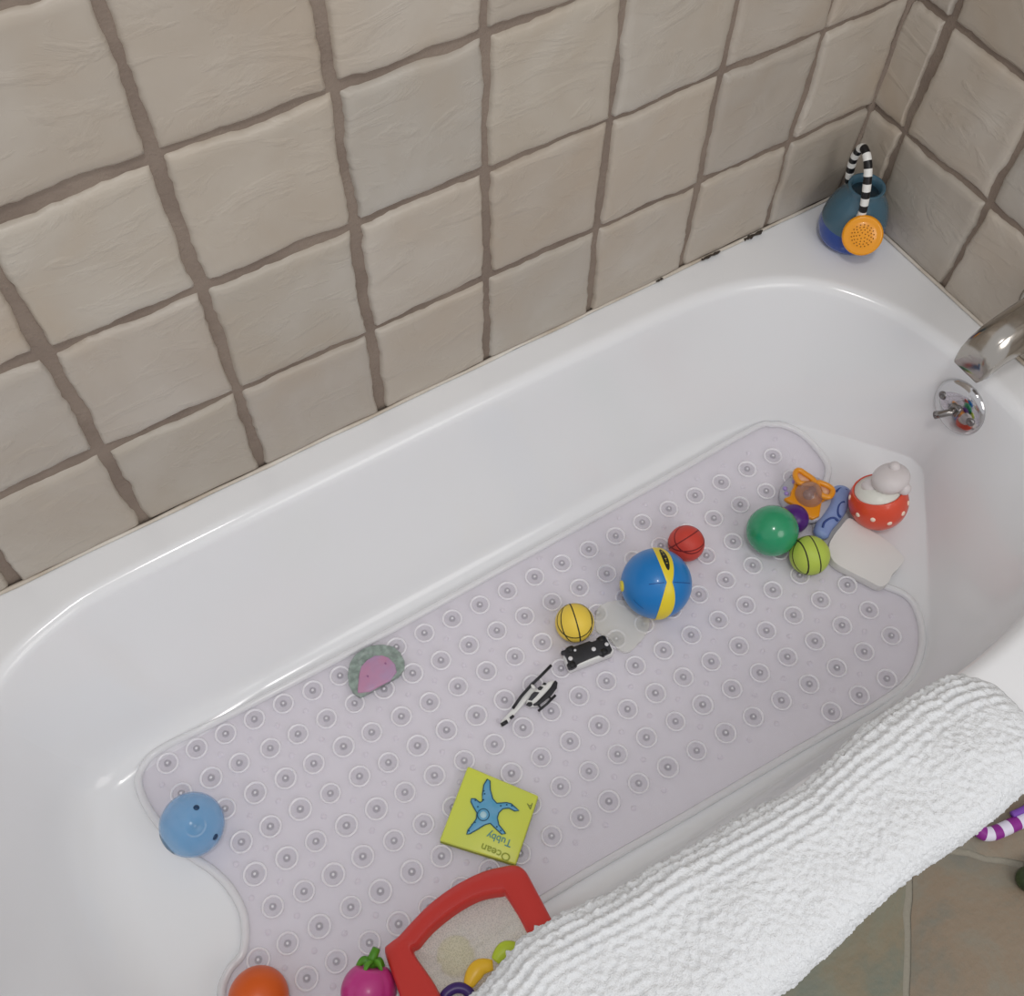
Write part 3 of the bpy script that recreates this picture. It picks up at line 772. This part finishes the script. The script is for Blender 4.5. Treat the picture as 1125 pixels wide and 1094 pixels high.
# ------------------------------------------------------------------ toy vehicle, belly up
def slabs(parts, ox, oy, s, zt):
    out = []
    for poly, z0, z1, m, b in parts: out.append(([(p.x, p.y) for p in pix(crop(poly, ox, oy, s), z1)], z0, z1, m, b))
    return out
zv = ZM+0.15
ctr = at(645, 717, zv)
t = thing('toy_car', 'small white toy car lying belly up, showing its black chassis, under the yellow ball', 'toy vehicle', (ctr.x, ctr.y, ZM))
P = lambda poly, z: [(p.x, p.y) for p in pix(crop(poly, 600, 660, 8.036), z)]
bm = bmesh.new(); slab(bm, P([(150,465),(480,325),(530,310),(560,360),(600,430),(590,455),(420,520),(240,590),(205,605)], zv-0.03), ZM, zv-0.03, 0, 0.02)
o = link('car_body', bm, mat('white_toy_plastic', srgb(232,232,230), rough=0.3), t); autosharp(o, 50)
bm = bmesh.new(); slab(bm, P([(130,440),(180,425),(260,395),(385,350),(400,360),(455,340),(455,322),(520,305),(545,350),(585,430),(570,450),(510,470),(480,480),(470,470),(380,505),(300,540),(240,575),(210,602),(190,580),(200,550),(180,500),(160,465),(135,460)], zv), zv-0.05, zv, 0, 0.01)
o = link('chassis', bm, mat('black_plastic', srgb(38,38,42), rough=0.4, bump=0.2, bscale=150), t); autosharp(o, 50)
for (x, y) in ((215,425),(490,335),(230,560),(515,445)):
    p = at(600+x/8.036, 660+y/8.036, zv)
    bm = bmesh.new(); d = (at(600+480/8.036, 660+325/8.036, zv)-at(600+150/8.036, 660+465/8.036, zv)).normalized()
    axl = Vector((-d.y, d.x, 0)); lathe(bm, [(0,-0.025),(0.035,-0.025),(0.04,-0.015),(0.04,0.015),(0.035,0.025),(0,0.025)], 20, (p.x, p.y, zv-0.028), axl.to_track_quat('Z','Y').to_matrix())
    link('wheel', bm, mat('wheel_black', srgb(24,24,26), rough=0.5), t)
bm = bmesh.new()
for x, y, r in ((420,425,0.020),(215,508,0.020),(535,382,0.018),(255,435,0.012)):
    p = at(600+x/8.036, 660+y/8.036, zv); lathe(bm, [(r,0),(r*0.7,0.008),(0,0.008)], 14, (p.x, p.y, zv-0.001))
link('rivets', bm, mat('rivet_white', srgb(220,220,224), rough=0.3), t)

# clear plastic piece between yellow and blue balls
P = lambda poly, z: [(p.x, p.y) for p in pix(poly, z)]
bm = bmesh.new(); cp = at(688, 690, ZM)
pts_ = [(p.x, p.y) for p in spline([(x, y, 0) for x, y in P([(657,668),(675,660),(695,662),(712,676),(712,692),(702,706),(690,716),(678,712),(668,700),(655,692)], ZM+0.04)], True, 4)]
slab(bm, pts_, ZM+0.002, ZM+0.05, 0, 0.012)
o = link('plastic_lid', bm, mat('milky_plastic', srgb(250,250,242), rough=0.25, alpha=0.3), origin=(cp.x, cp.y, ZM)); autosharp(o, 60)
tag(o, 'milky see-through flat plastic piece between the yellow ball and big blue ball', 'plastic piece')

# ------------------------------------------------------------------ toy helicopter lying on its side
zh = ZM+0.06
hc = at(590, 762, zh)
t = thing('toy_helicopter', 'white toy helicopter with black belly, rotor and skid lying flat on the mat', 'toy helicopter', (hc.x, hc.y, ZM))
P = lambda poly, z: [(p.x, p.y) for p in pix(crop(poly, 540, 720, 12.16), z)]
def hpart(name, poly, z0, z1, m, bev=0.006, parent=None):
    bm = bmesh.new(); slab(bm, P(poly, z1), z0, z1, 0, bev); o = link(name, bm, m, parent or t); autosharp(o, 50); return o
MW, MK = bpy.data.materials['white_toy_plastic'], bpy.data.materials['black_plastic']
hb = hpart('fuselage', [(455,640),(480,580),(520,520),(580,460),(640,410),(720,360),(800,330),(870,330),(890,370),(870,450),(790,540),(690,620),(600,665),(500,675)], ZM, zh, MW, 0.02)
hpart('tail_boom', [(535,400),(580,420),(620,440),(480,590),(330,760),(230,880),(150,950),(110,930),(130,870),(260,730),(340,640)], ZM+0.005, zh-0.02, MW, 0.01)
hpart('belly', [(550,650),(600,620),(700,520),(790,420),(830,350),(855,325),(885,360),(875,430),(800,525),(720,590),(640,650),(570,662)], zh-0.02, zh+0.012, MK, 0.006)
hpart('nose', [(460,650),(490,620),(540,620),(550,655),(510,672)], zh-0.02, zh+0.012, MK, 0.004)
hpart('window', [(490,590),(530,520),(570,480),(640,490),(600,540),(540,600)], zh-0.02, zh+0.008, mat('smoke_window', srgb(60,60,66), rough=0.2), 0.003)
hpart('window', [(612,435),(650,405),(695,420),(660,460),(630,460)], zh-0.02, zh+0.008, MK, 0.003)
hpart('window', [(680,380),(700,355),(740,370),(720,395)], zh-0.02, zh+0.008, MK, 0.003)
for nm, pts, r in (('rotor_blade', [(798,130),(660,270),(530,395),(400,540),(285,705)], 0.013), ('skid', [(855,530),(740,645),(625,740)], 0.011)):
    bm = bmesh.new(); tube(bm, [at(u, v, zh) for u, v in crop(pts, 540, 720, 12.16)], r, n=10)
    sk = link(nm, bm, MK, t)
    if nm == 'skid':
        for a_, b_ in (((760,540),(800,590)), ((620,650),(660,705))):
            bm = bmesh.new(); tube(bm, [at(540+u/12.16, 720+v/12.16, zh) for u, v in (a_, b_)], 0.009, n=8); link('strut', bm, MK, sk)
    else:
        bm = bmesh.new(); hp_ = at(540+530/12.16, 720+395/12.16, zh); hq = at(540+575/12.16, 720+440/12.16, zh)
        tube(bm, [hp_, hq], 0.014, n=10); link('rotor_mast', bm, MW, sk)
bm = bmesh.new(); tube(bm, [at(540+u/12.16, 720+v/12.16, zh-0.01) for u, v in ((250,840),(295,805))], 0.012, n=8); tube(bm, [at(540+u/12.16, 720+v/12.16, zh-0.01) for u, v in ((130,930),(210,880))], 0.017, n=8)
link('tail_marks', bm, MK, t)

# ------------------------------------------------------------------ watermelon slice
zw = ZM+0.055
wc = at(413, 735, zw)
t = thing('watermelon_slice', 'translucent pink half-round watermelon slice toy with green rind near the mat edge', 'toy', (wc.x, wc.y, ZM))
P = lambda poly, z: [(p.x, p.y) for p in pix(crop(poly, 370, 690, 11.25), z)]
bm = bmesh.new(); slab(bm, P([(290,850),(200,800),(145,690),(130,560),(160,420),(225,320),(320,250),(430,205),(560,195),(700,220),(790,300),(835,400),(835,500),(760,590),(600,680),(450,760)], zw), ZM+0.002, zw, 0, 0.012)
o = link('rind', bm, mat('glitter_green_rind', srgb(178,198,186), rough=0.2, alpha=0.6, col2=srgb(140,156,148), nscale=110, bump=0.4, bscale=260), t); autosharp(o, 50)
bm = bmesh.new(); slab(bm, P([(255,800),(262,700),(275,560),(300,470),(370,390),(470,335),(560,330),(640,360),(720,440),(740,540),(660,640),(520,715),(400,780)], zw+0.01), ZM+0.004, zw+0.012, 0, 0.012)
o = link('flesh', bm, mat('pink_gel', srgb(222,158,196), rough=0.18, alpha=0.66, col2=srgb(210,168,208), nscale=40, bump=0.3, bscale=120), t); autosharp(o, 50)
for x, y in ((380,590),(600,430)):
    p = at(370+x/11.25, 690+y/11.25, zw+0.02); bm = bmesh.new(); uvsphere(bm, (p.x, p.y, zw+0.010), 0.009, 10, 6, scale=(1,1.4,0.6))
    link('seed', bm, mat('seed_plum', srgb(150,100,140), rough=0.4), t)

# ------------------------------------------------------------------ bath book
zb = ZM+0.085
P = lambda poly, z: [(p.x, p.y) for p in pix(crop(poly, 480, 840, 9.117), z)]
bcx = at(537, 895, zb)
t = thing('bath_book', 'square lime green soft bath book with a blue starfish on its cover', 'book', (bcx.x, bcx.y, ZM))
cover = [(310,18),(400,20),(700,160),(960,270),(1015,305),(1012,360),(900,690),(800,985),(760,1000),(560,1010),(330,905),(20,762),(15,720),(120,420),(250,180)]
quad = [(25,760),(310,12),(1018,310),(790,1000)]
M_cover = mat('lime_vinyl_cover', srgb(208,218,92), rough=0.32, bump=0.12, bscale=25, col2=srgb(214,222,84), nscale=12)
bm = bmesh.new(); slab(bm, P(quad, zb), zb-0.028, zb, 0, 0.013, 3)
o = link('front_cover', bm, M_cover, t); autosharp(o, 60)
bm = bmesh.new(); slab(bm, P(quad, zb), ZM+0.002, ZM+0.022, 0, 0.008)
o = link('back_cover', bm, mat('olive_vinyl', srgb(150,156,60), rough=0.4), t); autosharp(o, 60)
qc = Vector((535.5-480, 895-840))*9.117
bm = bmesh.new(); slab(bm, P([(qc.x+(x-qc.x)*0.965, qc.y+(y-qc.y)*0.965) for x, y in quad], zb), ZM+0.022, zb-0.028)
link('pages', bm, mat('page_green', srgb(96,98,52), rough=0.6), t)
star = [(455,300),(470,200),(505,142),(532,160),(535,250),(560,340),(600,385),(700,378),(745,390),(790,430),(822,458),(780,462),(720,432),(660,440),(620,480),(605,530),(620,600),(660,650),(690,688),(650,695),(600,650),(535,585),(480,600),(400,650),(330,690),(298,695),(310,655),(360,590),(395,540),(400,480),(365,420),(340,370),(345,338),(385,340),(430,380),(455,365)]
bm = bmesh.new(); slab(bm, P(star, zb+0.012), zb-0.002, zb+0.010, 0, 0.004)
st = link('starfish', bm, mat('starfish_blue', srgb(88,164,200), rough=0.4, col2=srgb(104,166,204), nscale=60), t); autosharp(st, 50)
bm = bmesh.new()
tube(bm, [Vector((x, y, zb+0.010)) for x, y in P([s for s in star], zb+0.012)], 0.0045, n=6, closed=True)
for x, y in ((478,290),(466,350),(470,260),(385,355),(430,375),(700,400),(640,410),(750,410),(350,600),(380,575),(320,660),(600,620),(640,660),(410,420)):
    p = P([(x, y)], zb+0.012)[0]; uvsphere(bm, (p[0], p[1], zb+0.010), 0.007, 8, 6)
ring_c = P([(465,500)], zb+0.012)[0]
tube(bm, [Vector((ring_c[0]+0.045*math.cos(a), ring_c[1]+0.045*math.sin(a), zb+0.011)) for a in [2*PI*k/20 for k in range(20)]], 0.004, n=6, closed=True)
link('starfish_outline', bm, mat('starfish_navy', srgb(44,92,118), rough=0.5), st)
bm = bmesh.new(); lathe(bm, [(0.026,0),(0.02,0.006),(0,0.007)], 16, (ring_c[0], ring_c[1], zb+0.010))
link('starfish_centre', bm, mat('starfish_pale', srgb(176,214,226), rough=0.4), st)
def cover_text(txt, a, b, size, m, name, depth=0.004):
    """words on the cover: baseline from a to b in cover-crop pixels (reads from a to b)"""
    cu = bpy.data.curves.new(name, 'FONT'); cu.body = txt; cu.size = 1.0; cu.extrude = 0.01; cu.offset = 0.012
    ob_ = bpy.data.objects.new(name, cu); C.objects.link(ob_)
    bpy.context.view_layer.update()
    me = bpy.data.meshes.new_from_object(ob_.evaluated_get(bpy.context.evaluated_depsgraph_get()))
    bpy.data.objects.remove(ob_); bpy.data.curves.remove(cu)
    A, B = (Vector((*P([q], zb+0.004)[0], 0)) for q in (a, b))
    w = max(v.co.x for v in me.vertices) - min(v.co.x for v in me.vertices)
    s = (B-A).length/w; d = (B-A).normalized(); n_ = Vector((-d.y, d.x, 0))
    for v in me.vertices:
        x, y, z = v.co; q = A + d*(x*s) + n_*(y*s*size); v.co = Vector((q.x, q.y, zb + 0.001 + (z+0.01)*depth/0.02))
    return link(name, me, m, t, smooth=False)
cover_text('Tubby', (758,762), (512,668), 1.0, mat('ink_teal', srgb(96,150,140), rough=0.5), 'title_word')
cover_text('Ocean', (748,905), (462,788), 0.9, mat('ink_olive', srgb(150,162,44), rough=0.5), 'title_word')
cover_text('A', (960,385), (900,390), 1.0, mat('ink_moss', srgb(128,138,60), rough=0.5), 'cover_mark')

# ------------------------------------------------------------------ pink vegetable
c, R = ball_at(405, 1089, 31.0, ZM)
t = thing('toy_beet', 'magenta round toy vegetable with green leaf tuft beside the red frame', 'toy vegetable', (c.x, c.y, ZM))
axv = (frame(c)[1]*0.93 + frame(c)[2]*0.25 + frame(c)[0]*0.12).normalized(); Mv = axv.to_track_quat('Z','Y').to_matrix()
bm = bmesh.new(); b2 = bmesh.new(); bmesh.ops.create_uvsphere(b2, u_segments=60, v_segments=30, radius=R)
for v in b2.verts:
    a = math.atan2(v.co.y, v.co.x); h = v.co.z/R
    k = 1 - 0.075*abs(math.sin(a*2.5+0.5))**0.35*0 - 0.07*(1-min(1, abs(math.sin(a*2.5+0.4))*3.2))*(1-h*h)
    v.co.x *= k; v.co.y *= k
    if h > 0: v.co.z -= R*0.16*max(0, 1-(v.co.x**2+v.co.y**2)/(0.3*R*R))
merge(bm, b2, 0, Matrix.Translation(c) @ Mv.to_4x4())
link('bulb', bm, mat('magenta_rubber', srgb(196,58,136), rough=0.36, coat=0.15), t)
bm = bmesh.new()
for k in range(5):
    a = 2*PI*k/5; d = Mv @ Vector((math.cos(a), math.sin(a), 0)); b0 = c + axv*R*0.80
    lf = spline([b0, b0+d*0.03+axv*0.035, b0+d*0.065+axv*0.04, b0+d*0.10+axv*0.0], False, 5)
    tube(bm, lf, lambda q: 0.010+0.022*math.sin(PI*min(1, q*0.9+0.05)), n=10, flat=0.6)
tube(bm, [c+axv*R*0.8, c+axv*(R+0.03), c+axv*(R+0.09)+frame(c)[0]*0.02], lambda q: 0.040-0.012*q, n=12)
link('leaf_tuft', bm, mat('leaf_green', srgb(96,160,40), rough=0.45, col2=srgb(70,130,30), nscale=40), t)

# ------------------------------------------------------------------ red framed net scoop
pB = at(568, 953, ZM+0.20)
d_edge = (at(568,953,ZM+0.2)-at(424,1043,ZM+0.2)); d_edge.z = 0; d_edge.normalize()
slope_dir = Vector((d_edge.y, -d_edge.x, 0))          # towards the front rim
if slope_dir.y > 0: slope_dir = -slope_dir
pl_n = Vector((0,0,1)) - slope_dir*0.42; pl_n.normalize()
def scoop(u, v, lift=0.0): return at_plane(u, v, pB + pl_n*lift, pl_n)
t = thing('net_scoop', 'red plastic framed mesh net with small toys in it, tucked under the towel', 'toy net', (pB.x, pB.y, ZM))
outer = crop([(250,905),(265,870),(310,835),(370,770),(450,690),(560,610),(680,550),(780,525),(825,520),(865,540),(905,610),(990,770),(1110,1000),(1200,1200),(1120,1330),(900,1450),(600,1500),(440,1450),(380,1300),(310,1080)], 360, 820, 3.993)
inner = crop([(378,905),(400,870),(460,800),(560,720),(660,665),(755,645),(785,660),(880,830),(980,1020),(1040,1180),(980,1240),(820,1320),(620,1360),(540,1300),(490,1080)], 360, 820, 3.993)
# sample the same number of stations on both outlines by angle
def ring_by_angle(pts, cen, n, flatw=3):
    pl = spline([(x, y, 0) for x, y in pts], True, 6); out = []
    for k in range(n):
        a = 2*PI*k/n; o_, d_ = Vector((cen[0], cen[1], 0)), Vector((math.cos(a), math.sin(a), 0))
        out.append(o_ + d_*hit(o_, d_, pl))
    return out
cen = (360+700/3.993, 820+980/3.993); NN = 300
ro, ri = ring_by_angle(outer, cen, NN), ring_by_angle(inner, cen, NN)
bm = bmesh.new(); prof_ = [(0,-0.06),(0.0,-0.02),(0.035,0.012),(0.12,0.024),(0.5,0.028),(0.80,0.022),(0.90,0.030),(0.965,0.018),(1,-0.012),(1,-0.05)]
rings = []
for k in range(NN):
    rg = []
    for w, h in prof_:
        q = ro[k].lerp(ri[k], w); rg.append(bm.verts.new(scoop(q.x, q.y) + pl_n*h))
    rings.append(rg)
for k in range(NN):
    A, B = rings[k], rings[(k+1) % NN]; L = len(A)
    for j in range(L): bm.faces.new((A[j], A[(j+1)%L], B[(j+1)%L], B[j]))
o = link('red_frame', bm, mat('tomato_red_plastic', srgb(206,58,52), rough=0.36, coat=0.15), t); autosharp(o, 60)
bm = bmesh.new(); G = 26; cc_ = Vector((cen[0], cen[1], 0)); prev = None
rows = []
def net_pt(k, s):
    q = cc_.lerp(ri[k], s); p = scoop(q.x, q.y, -0.05); sag = 0.09*(1-s**2.5); p = p - Vector((0,0,1))*sag + Vector((0,0,0.09*noise.noise(p*2.6)))
    if p.z < ZM+0.03: p.z = ZM+0.03
    return p
c0 = bm.verts.new(net_pt(0, 0))
for g in range(1, G+1): rows.append([bm.verts.new(net_pt(k, g/G)) for k in range(NN)])
for k in range(NN): bm.faces.new((c0, rows[0][k], rows[0][(k+1)%NN]))
for a in range(G-1):
    for k in range(NN): bm.faces.new((rows[a][k], rows[a+1][k], rows[a+1][(k+1)%NN], rows[a][(k+1)%NN]))
def net_mat():
    m = mat('cream_mesh_net', srgb(246,242,230), rough=0.7, alpha=0.5)
    nt = m.node_tree; b = nt.nodes['Principled BSDF']; tc = nt.nodes.new('ShaderNodeTexCoord')
    w1 = nt.nodes.new('ShaderNodeTexVoronoi'); w1.inputs['Scale'].default_value = 620; w1.feature = 'F1'
    mr = nt.nodes.new('ShaderNodeMapRange'); mr.inputs[1].default_value = 0.2; mr.inputs[2].default_value = 0.6; mr.inputs[3].default_value = 0.36; mr.inputs[4].default_value = 0.58
    nt.links.new(tc.outputs['Object'], w1.inputs['Vector']); nt.links.new(w1.outputs['Distance'], mr.inputs[0]); nt.links.new(mr.outputs[0], b.inputs['Alpha'])
    return m
link('mesh_net', bm, net_mat(), t)
# toys in and under the net
def blob(name, label, cat, uvs, z, r, m, flat=0.6, closed=False):
    pts = [at(u, v, z) for u, v in uvs]; c_ = sum(pts, Vector())/len(pts)
    bm = bmesh.new(); tube(bm, spline(pts, closed, 6), (lambda q: r*(0.55+0.45*math.sin(PI*q))) if not closed else r, n=14, closed=closed, flat=flat)
    o = link(name, bm, m, origin=(c_.x, c_.y, z-r*flat)); tag(o, label, cat); return o
blob('toy_banana', 'small yellow curved toy inside the net at the towel edge', 'toy', crop([(385,720),(430,620),(500,540),(620,520)], 470, 1000, 8.654), -1.03, 0.06, mat('toy_yellow', srgb(238,190,44), rough=0.35))
blob('toy_ring', 'dark purple curved toy in the net at the bottom edge of the photo', 'toy', crop([(160,830),(200,770),(280,735),(370,760),(420,850),(330,930),(210,920)], 470, 1000, 8.654), -1.02, 0.036, mat('toy_purple', srgb(62,36,108), rough=0.35), 0.8, True)
blob('toy_lime_slice', 'bright lime toy in the net beside the towel fringe', 'toy', crop([(640,480),(700,400),(760,360),(850,350)], 470, 1000, 8.654), -0.96, 0.055, mat('toy_lime', srgb(186,206,52), rough=0.4))
p_ = at(470+265/8.654, 1000+430/8.654, ZM+0.02)
bm = bmesh.new(); lathe(bm, [(0,0),(0.13,0),(0.14,0.01),(0.12,0.03),(0.03,0.05),(0,0.05)], 24, (p_.x, p_.y, ZM+0.0))
o = link('foam_fruit', bm, mat('pale_olive_foam', srgb(196,196,110), rough=0.6), origin=(p_.x, p_.y, ZM)); tag(o, 'pale olive flat foam toy seen blurred beneath the cream net', 'toy')

# ------------------------------------------------------------------ towel over the front rim
hem = [(-11.0,-4.10),(-9.0,-4.06),(-7.5,-4.05),(-6.9,-4.08),(-6.355,-4.03),(-5.96,-3.93),(-5.74,-3.95),(-5.17,-4.02),(-4.48,-4.05),(-3.91,-4.09),(-3.47,-4.04),(-2.87,-4.02),(-2.63,-4.04),(-2.45,-4.08),(-2.34,-4.12),(-2.3,-4.14)]
outy = [(-11.0,-5.06),(-7,-5.05),(-4.64,-5.02),(-4.12,-4.96),(-3.53,-4.92),(-3.07,-4.95),(-2.46,-4.90),(-2.2,-4.90)]
def interp(tab, x):
    if x <= tab[0][0]: return tab[0][1]
    for (a, ya), (b, yb) in zip(tab, tab[1:]):
        if x <= b: return ya+(yb-ya)*(x-a)/(b-a)
    return tab[-1][1]
NX, NY = 620, 210
X0, X1 = -10.4, -2.27
bm = bmesh.new(); grid = []
for i in range(NX+1):
    q = (i/NX)**0.85; x = X0+(X1-X0)*q
    yi, yo = interp(hem, x), interp(outy, x)
    rnd = max(0.0, 1-(X1-x)/0.30)
    rip = 0.014*math.sin(x*2.1)+0.010*noise.noise(Vector((x*1.3, 0, 0)))
    path_ = [Vector((0, yi+0.015+rip, -0.10)), Vector((0, yi+rip, -0.02)), Vector((0, yi-0.10, 0.075)), Vector((0, yi-0.28, 0.115+0.02*noise.noise(Vector((x*0.9,3,0))))), Vector((0, -4.55, 0.115)), Vector((0, yo+0.12, 0.07)), Vector((0, yo+0.02, -0.10)), Vector((0, yo, -0.4)), Vector((0, yo+0.03, -0.9)), Vector((0, yo+0.02+0.05*math.sin(x*2.3), -1.5))]
    sp_ = spline(path_, False, 8)
    L = [0]
    for a, b in zip(sp_, sp_[1:]): L.append(L[-1]+(b-a).length)
    row = []; kk = 0
    for j in range(NY+1):
        s = (j/NY)**1.25*L[-1]
        while kk < len(L)-2 and L[kk+1] < s: kk += 1
        f_ = (s-L[kk])/max(1e-9, L[kk+1]-L[kk]); p = sp_[kk].lerp(sp_[kk+1], f_); tn = (sp_[kk+1]-sp_[kk]).normalized()
        nrm = Vector((0, tn.z, -tn.y)); nrm = -nrm if nrm.z < 0 and abs(nrm.z) > 0.3 else nrm
        if nrm.dot(Vector((0, p.y+4.5, p.z+0.6))) < 0: nrm = -nrm
        # terry loops, and the ribbed border near the inner hem
        hgt = 0.016*noise.noise(Vector((x*26, s*26, 0))) + 0.012*noise.noise(Vector((x*55, s*55, 4))) + 0.03*noise.noise(Vector((x*2.0, s*3.0, 9)))
        rib = max(0.0, min(1.0, (0.50-s)/0.12))*max(0, min(1, s/0.05))
        hgt += rib*(0.009*math.sin(s*2*PI/0.072+1.6*noise.noise(Vector((x*1.5,s*2,5)))*2) + 0.010*noise.noise(Vector((x*50, s*20, 11))))
        hgt *= min(1.0, (NX-i)/10.0)
        edge = (0.045*noise.noise(Vector((x*22,7,0))) if j < 6 else 0)*(1-j/6.0 if j < 6 else 0)
        dx = (0.012*noise.noise(Vector((s*20,1,0))))*(max(0, 1-(NX-i)/6.0))
        row.append(bm.verts.new(Vector((x+dx + 0.006*min(1.0, (NX-i)/10.0)*noise.noise(Vector((x*40, s*40, 8))), p.y+edge, p.z-0.085*rnd*rnd*(1 if s < 1.6 else 0.2))) + nrm*(hgt)))
    grid.append(row)
for i in range(NX):
    for j in range(NY): bm.faces.new((grid[i][j], grid[i+1][j], grid[i+1][j+1], grid[i][j+1]))
M_towel = mat('white_terry', srgb(232,234,236), rough=0.95, bump=0.9, bscale=520, spec=0.1, detail=3)
tw = link('towel', bm, M_towel, origin=(-5.5,-4.5,0.05))
tag(tw, 'white terry bath towel draped lengthwise over the front rim of the tub', 'towel')
md = tw.modifiers.new('thick', 'SOLIDIFY'); md.thickness = 0.014*U; md.offset = -1 

# ------------------------------------------------------------------ striped tube toy and green toy on the bathroom floor
zt2 = ZB+0.08
pts = [at(u, v, zt2) for u, v in ((1070,905),(1080,915),(1090,915.5),(1102,911),(1115,905),(1130,898),(1150,886))]
arc = spline(pts, False, 14)
t = thing('striped_toy', 'purple and white striped tube toy on the slate floor peeking out from under the towel', 'toy', (pts[3].x, pts[3].y, ZB))
bm = bmesh.new(); tube(bm, arc, 0.062, n=16, mfun=lambda i: (int((i+4)/10.5)) % 2)
link('striped_tube', bm, [mat('stripe_white', srgb(226,220,236), rough=0.4), mat('stripe_purple', srgb(140,36,140), rough=0.4)], t)
bm = bmesh.new(); tube(bm, [p+Vector((0.0,0.075,0.03)) for p in arc[58:]], 0.03, n=12)
link('purple_trim', bm, mat('trim_violet', srgb(120,70,168), rough=0.5), t)
p = at(1131, 966, ZB+0.1); bm = bmesh.new(); uvsphere(bm, p, 0.11, 24, 16)
uvsphere(bm, p+Vector((0.12,0.03,-0.02)), 0.09, 20, 12)
o = link('green_toy', bm, mat('dark_green_toy', srgb(60,74,40), rough=0.5, col2=srgb(40,50,30), nscale=60), origin=(p.x, p.y, ZB)); tag(o, 'dark green toy on the slate floor, cut off by the right edge of the photo', 'toy')

for o in bpy.data.objects:
    if '_org' in o: del o['_org']
